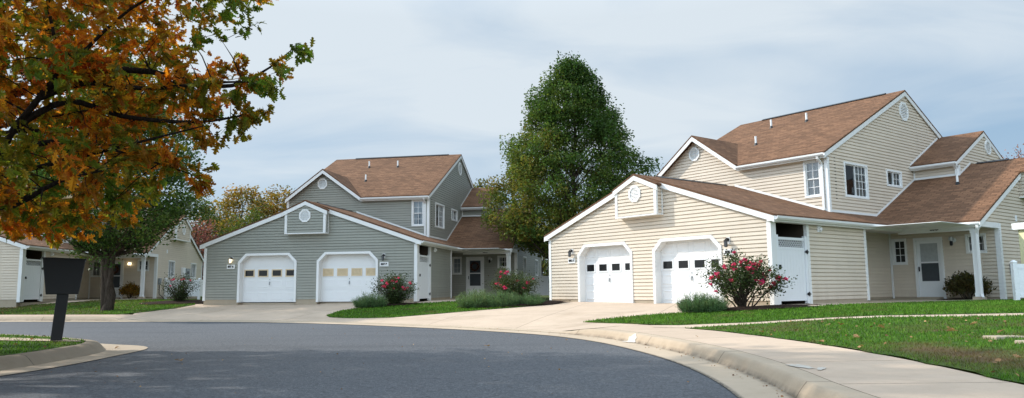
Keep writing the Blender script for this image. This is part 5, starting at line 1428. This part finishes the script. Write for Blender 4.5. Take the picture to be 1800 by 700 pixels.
for x_, y_, s_, l in ((-4.72, 10.7, .17, 'curled brown oak leaf lying alone on the asphalt near the island'), (-.42, 13.0, .13, 'small tan leaf on the asphalt in the middle of the road'), (-7.0, 13.2, .12, 'small brown leaf in the gutter at the island nose'), (1.0, 14.3, .07, 'tiny pale leaf on the asphalt near the right kerb'), (3.05, 12.4, .07, 'tiny tan leaf on the sidewalk near the kerb')):
    z_ = -1.0 if l.find('sidewalk') < 0 else Hh(x_, y_)
    dead_leaf((x_, y_, z_ + .02), RNG.uniform(0, 6), s_, l, 'fallen leaves on the paving')
def litter(name, xs, ys, off, size, m, zf=None):
    z = (Hs(xs, ys) if zf is None else np.full(len(xs), zf)) + off
    d = RNG.normal(size=(len(xs), 3)) * np.array([1, 1, .12])
    o = leaf_cloud(name, np.column_stack([xs, ys, z]), size, m, None, T_PEAR, d, 0., jit=.1, szv=.5); o['kind'] = 'stuff'
n = 260; xs = RNG.uniform(3.4, 9.5, n); ys = RNG.uniform(6, 14.6, n); k = in_poly(lawnR2, xs, ys); litter('leaf_litter', xs[k], ys[k], .05, .04, DRYLEAF)
n = 120; xs = RNG.uniform(-24, -14.5, n); ys = RNG.uniform(27, 33, n); k = in_poly(LL, xs, ys); litter('leaf_litter', xs[k], ys[k], .06, .07, DRYLEAF)
ii = RNG.integers(near_i(-2, 19), near_i(2.0, 6), 150); tt = RNG.normal(.38, .07, 150).clip(.05, .44); pp = RC[ii] + NRM[ii] * tt[:, None]; litter('leaf_litter', pp[:, 0], pp[:, 1], .012, .022, DRYLEAF)
n = 160; xs = RNG.uniform(-6, 2, n); ys = RNG.uniform(6.5, 20, n); k = in_poly(road_poly, xs, ys) & ~in_poly(inner, xs, ys); litter('leaf_litter', xs[k], ys[k], .008, .022, DRYLEAF, -1.0)
n = 60; xs = RNG.uniform(-14, -7, n); ys = RNG.uniform(6, 15, n); k = in_poly(inner, xs, ys); litter('leaf_litter', xs[k], ys[k], .06, .05, DRYLEAF, -.86)
def smear(x_, y_, rx, ry, rot, off, n=5):
    pts = []
    for k in range(22):
        a = 2 * math.pi * k / 22; r_ = 1 + .28 * math.sin(2 * a + x_) * math.cos(5 * a) + .1 * math.sin(9 * a)
        u, v = rx * r_ * math.cos(a), ry * r_ * math.sin(a); pts.append((x_ + u * math.cos(rot) - v * math.sin(rot), y_ + u * math.sin(rot) + v * math.cos(rot)))
    o = ground_piece('paint_mark', pts, .06, off, CHALK); return o
smear(2.99, 7.85, .08, .22, .12, .0125)
smear(3.10, 7.60, .04, .14, -.5, .0125)
smear(2.12, 13.62, .10, .20, .35, .0125)
def slab(x_, y_, w, d_, rz, label):
    o = MB(); o.box(-w / 2, w / 2, -d_ / 2, d_ / 2, -.05, .045); q = o.build('stepping_slab', FOUND, None, bevel=.012)
    q.location = (x_, y_, Hh(x_, y_)); q.rotation_euler = (0, 0, rz); tag(q, label, 'concrete slab')
slab(6.25, 9.55, .42, .25, .1, 'flat grey concrete slab sunk in the right lawn')
slab(6.15, 8.75, .4, .35, .2, 'pale concrete slab corner at the right edge of the lawn')

# ------------------------------------------------------------------ camera, light, sky
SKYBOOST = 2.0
cam = bpy.data.cameras.new('camera'); co = bpy.data.objects.new('camera', cam); COL.objects.link(co)
cam.sensor_width = 36; cam.lens = 1298.944 / 1800 * 36; cam.clip_end = 3000; cam.clip_start = .05
co.matrix_world = Matrix.Rotation(R(90) + .120877, 4, 'X') @ Matrix.Rotation(-.00872, 4, 'Z')
SC.camera = co
AZ, EL = R(-71), R(36)
S = Vector((math.sin(AZ) * math.cos(EL), math.cos(AZ) * math.cos(EL), math.sin(EL)))
sl = bpy.data.lights.new('sun', 'SUN'); sl.energy = 4.3; sl.angle = R(1.2); sl.color = (1., .945, .86)
so = bpy.data.objects.new('sun', sl); COL.objects.link(so); so.rotation_euler = S.to_track_quat('Z', 'Y').to_euler(); so.location = S * 60
w = bpy.data.worlds.new('World'); SC.world = w; w.use_nodes = True
nt = w.node_tree; nt.nodes.clear()
class WN(NT):
    def __init__(s): s.t = nt
t = WN()
out = t.n('ShaderNodeOutputWorld'); bg = t.n('ShaderNodeBackground'); t.l(bg.outputs[0], out.inputs[0]); bg.inputs[1].default_value = .12
sky = t.n('ShaderNodeTexSky', sky_type='NISHITA'); sky.sun_disc = False; sky.sun_elevation = EL; sky.sun_rotation = AZ; sky.air_density = 1.0; sky.dust_density = 1.5; sky.ozone_density = 1.5
tc = t.n('ShaderNodeTexCoord'); sx = t.n('ShaderNodeSeparateXYZ'); t.l(tc.outputs['Generated'], sx.inputs[0])
zc = t.math('ADD', t.math('MAXIMUM', sx.outputs[2], 0.), .16)
cx = t.n('ShaderNodeCombineXYZ'); t.l(t.math('DIVIDE', sx.outputs[0], zc), cx.inputs[0]); t.l(t.math('DIVIDE', sx.outputs[1], zc), cx.inputs[1])
mp = t.n('ShaderNodeMapping'); mp.inputs['Scale'].default_value = (.75, 1.25, 1); mp.inputs['Rotation'].default_value = (0, 0, .5); mp.inputs['Location'].default_value = (2.2, 9, 4); t.l(cx.outputs[0], mp.inputs[0])
n1 = t.noise(.42, 4, .45, mp.outputs[0], .4); n2 = t.noise(1.7, 7, .55, mp.outputs[0], .8)
cl = t.math('ADD', t.math('MULTIPLY', n1, .85), t.math('MULTIPLY', n2, .2))
mask = t.g(cl, .43, .61)
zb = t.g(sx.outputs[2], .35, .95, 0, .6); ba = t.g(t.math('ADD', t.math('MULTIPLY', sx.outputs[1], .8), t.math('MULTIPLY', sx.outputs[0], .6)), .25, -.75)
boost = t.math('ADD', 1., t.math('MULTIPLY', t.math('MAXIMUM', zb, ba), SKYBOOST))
hz = t.g(sx.outputs[2], .0, .25, .5, 0)
blue = t.mix(hz, (2.65, 4.25, 6.05), (6.0, 6.9, 7.5))
base = t.mix(.75, sky.outputs[0], blue)
ccol = (6.4, 7.0, 7.45)
mixc = t.mix(t.math('MULTIPLY', mask, .88), base, ccol)
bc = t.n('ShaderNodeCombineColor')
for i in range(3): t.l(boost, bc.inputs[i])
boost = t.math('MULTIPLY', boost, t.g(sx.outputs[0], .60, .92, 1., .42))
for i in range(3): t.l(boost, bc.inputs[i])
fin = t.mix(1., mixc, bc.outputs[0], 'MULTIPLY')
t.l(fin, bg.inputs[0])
vs = SC.view_settings; vs.view_transform = 'Standard'; vs.look = 'None'; vs.exposure = 0; vs.gamma = 1
SC.cycles.max_bounces = 6; SC.cycles.transparent_max_bounces = 12
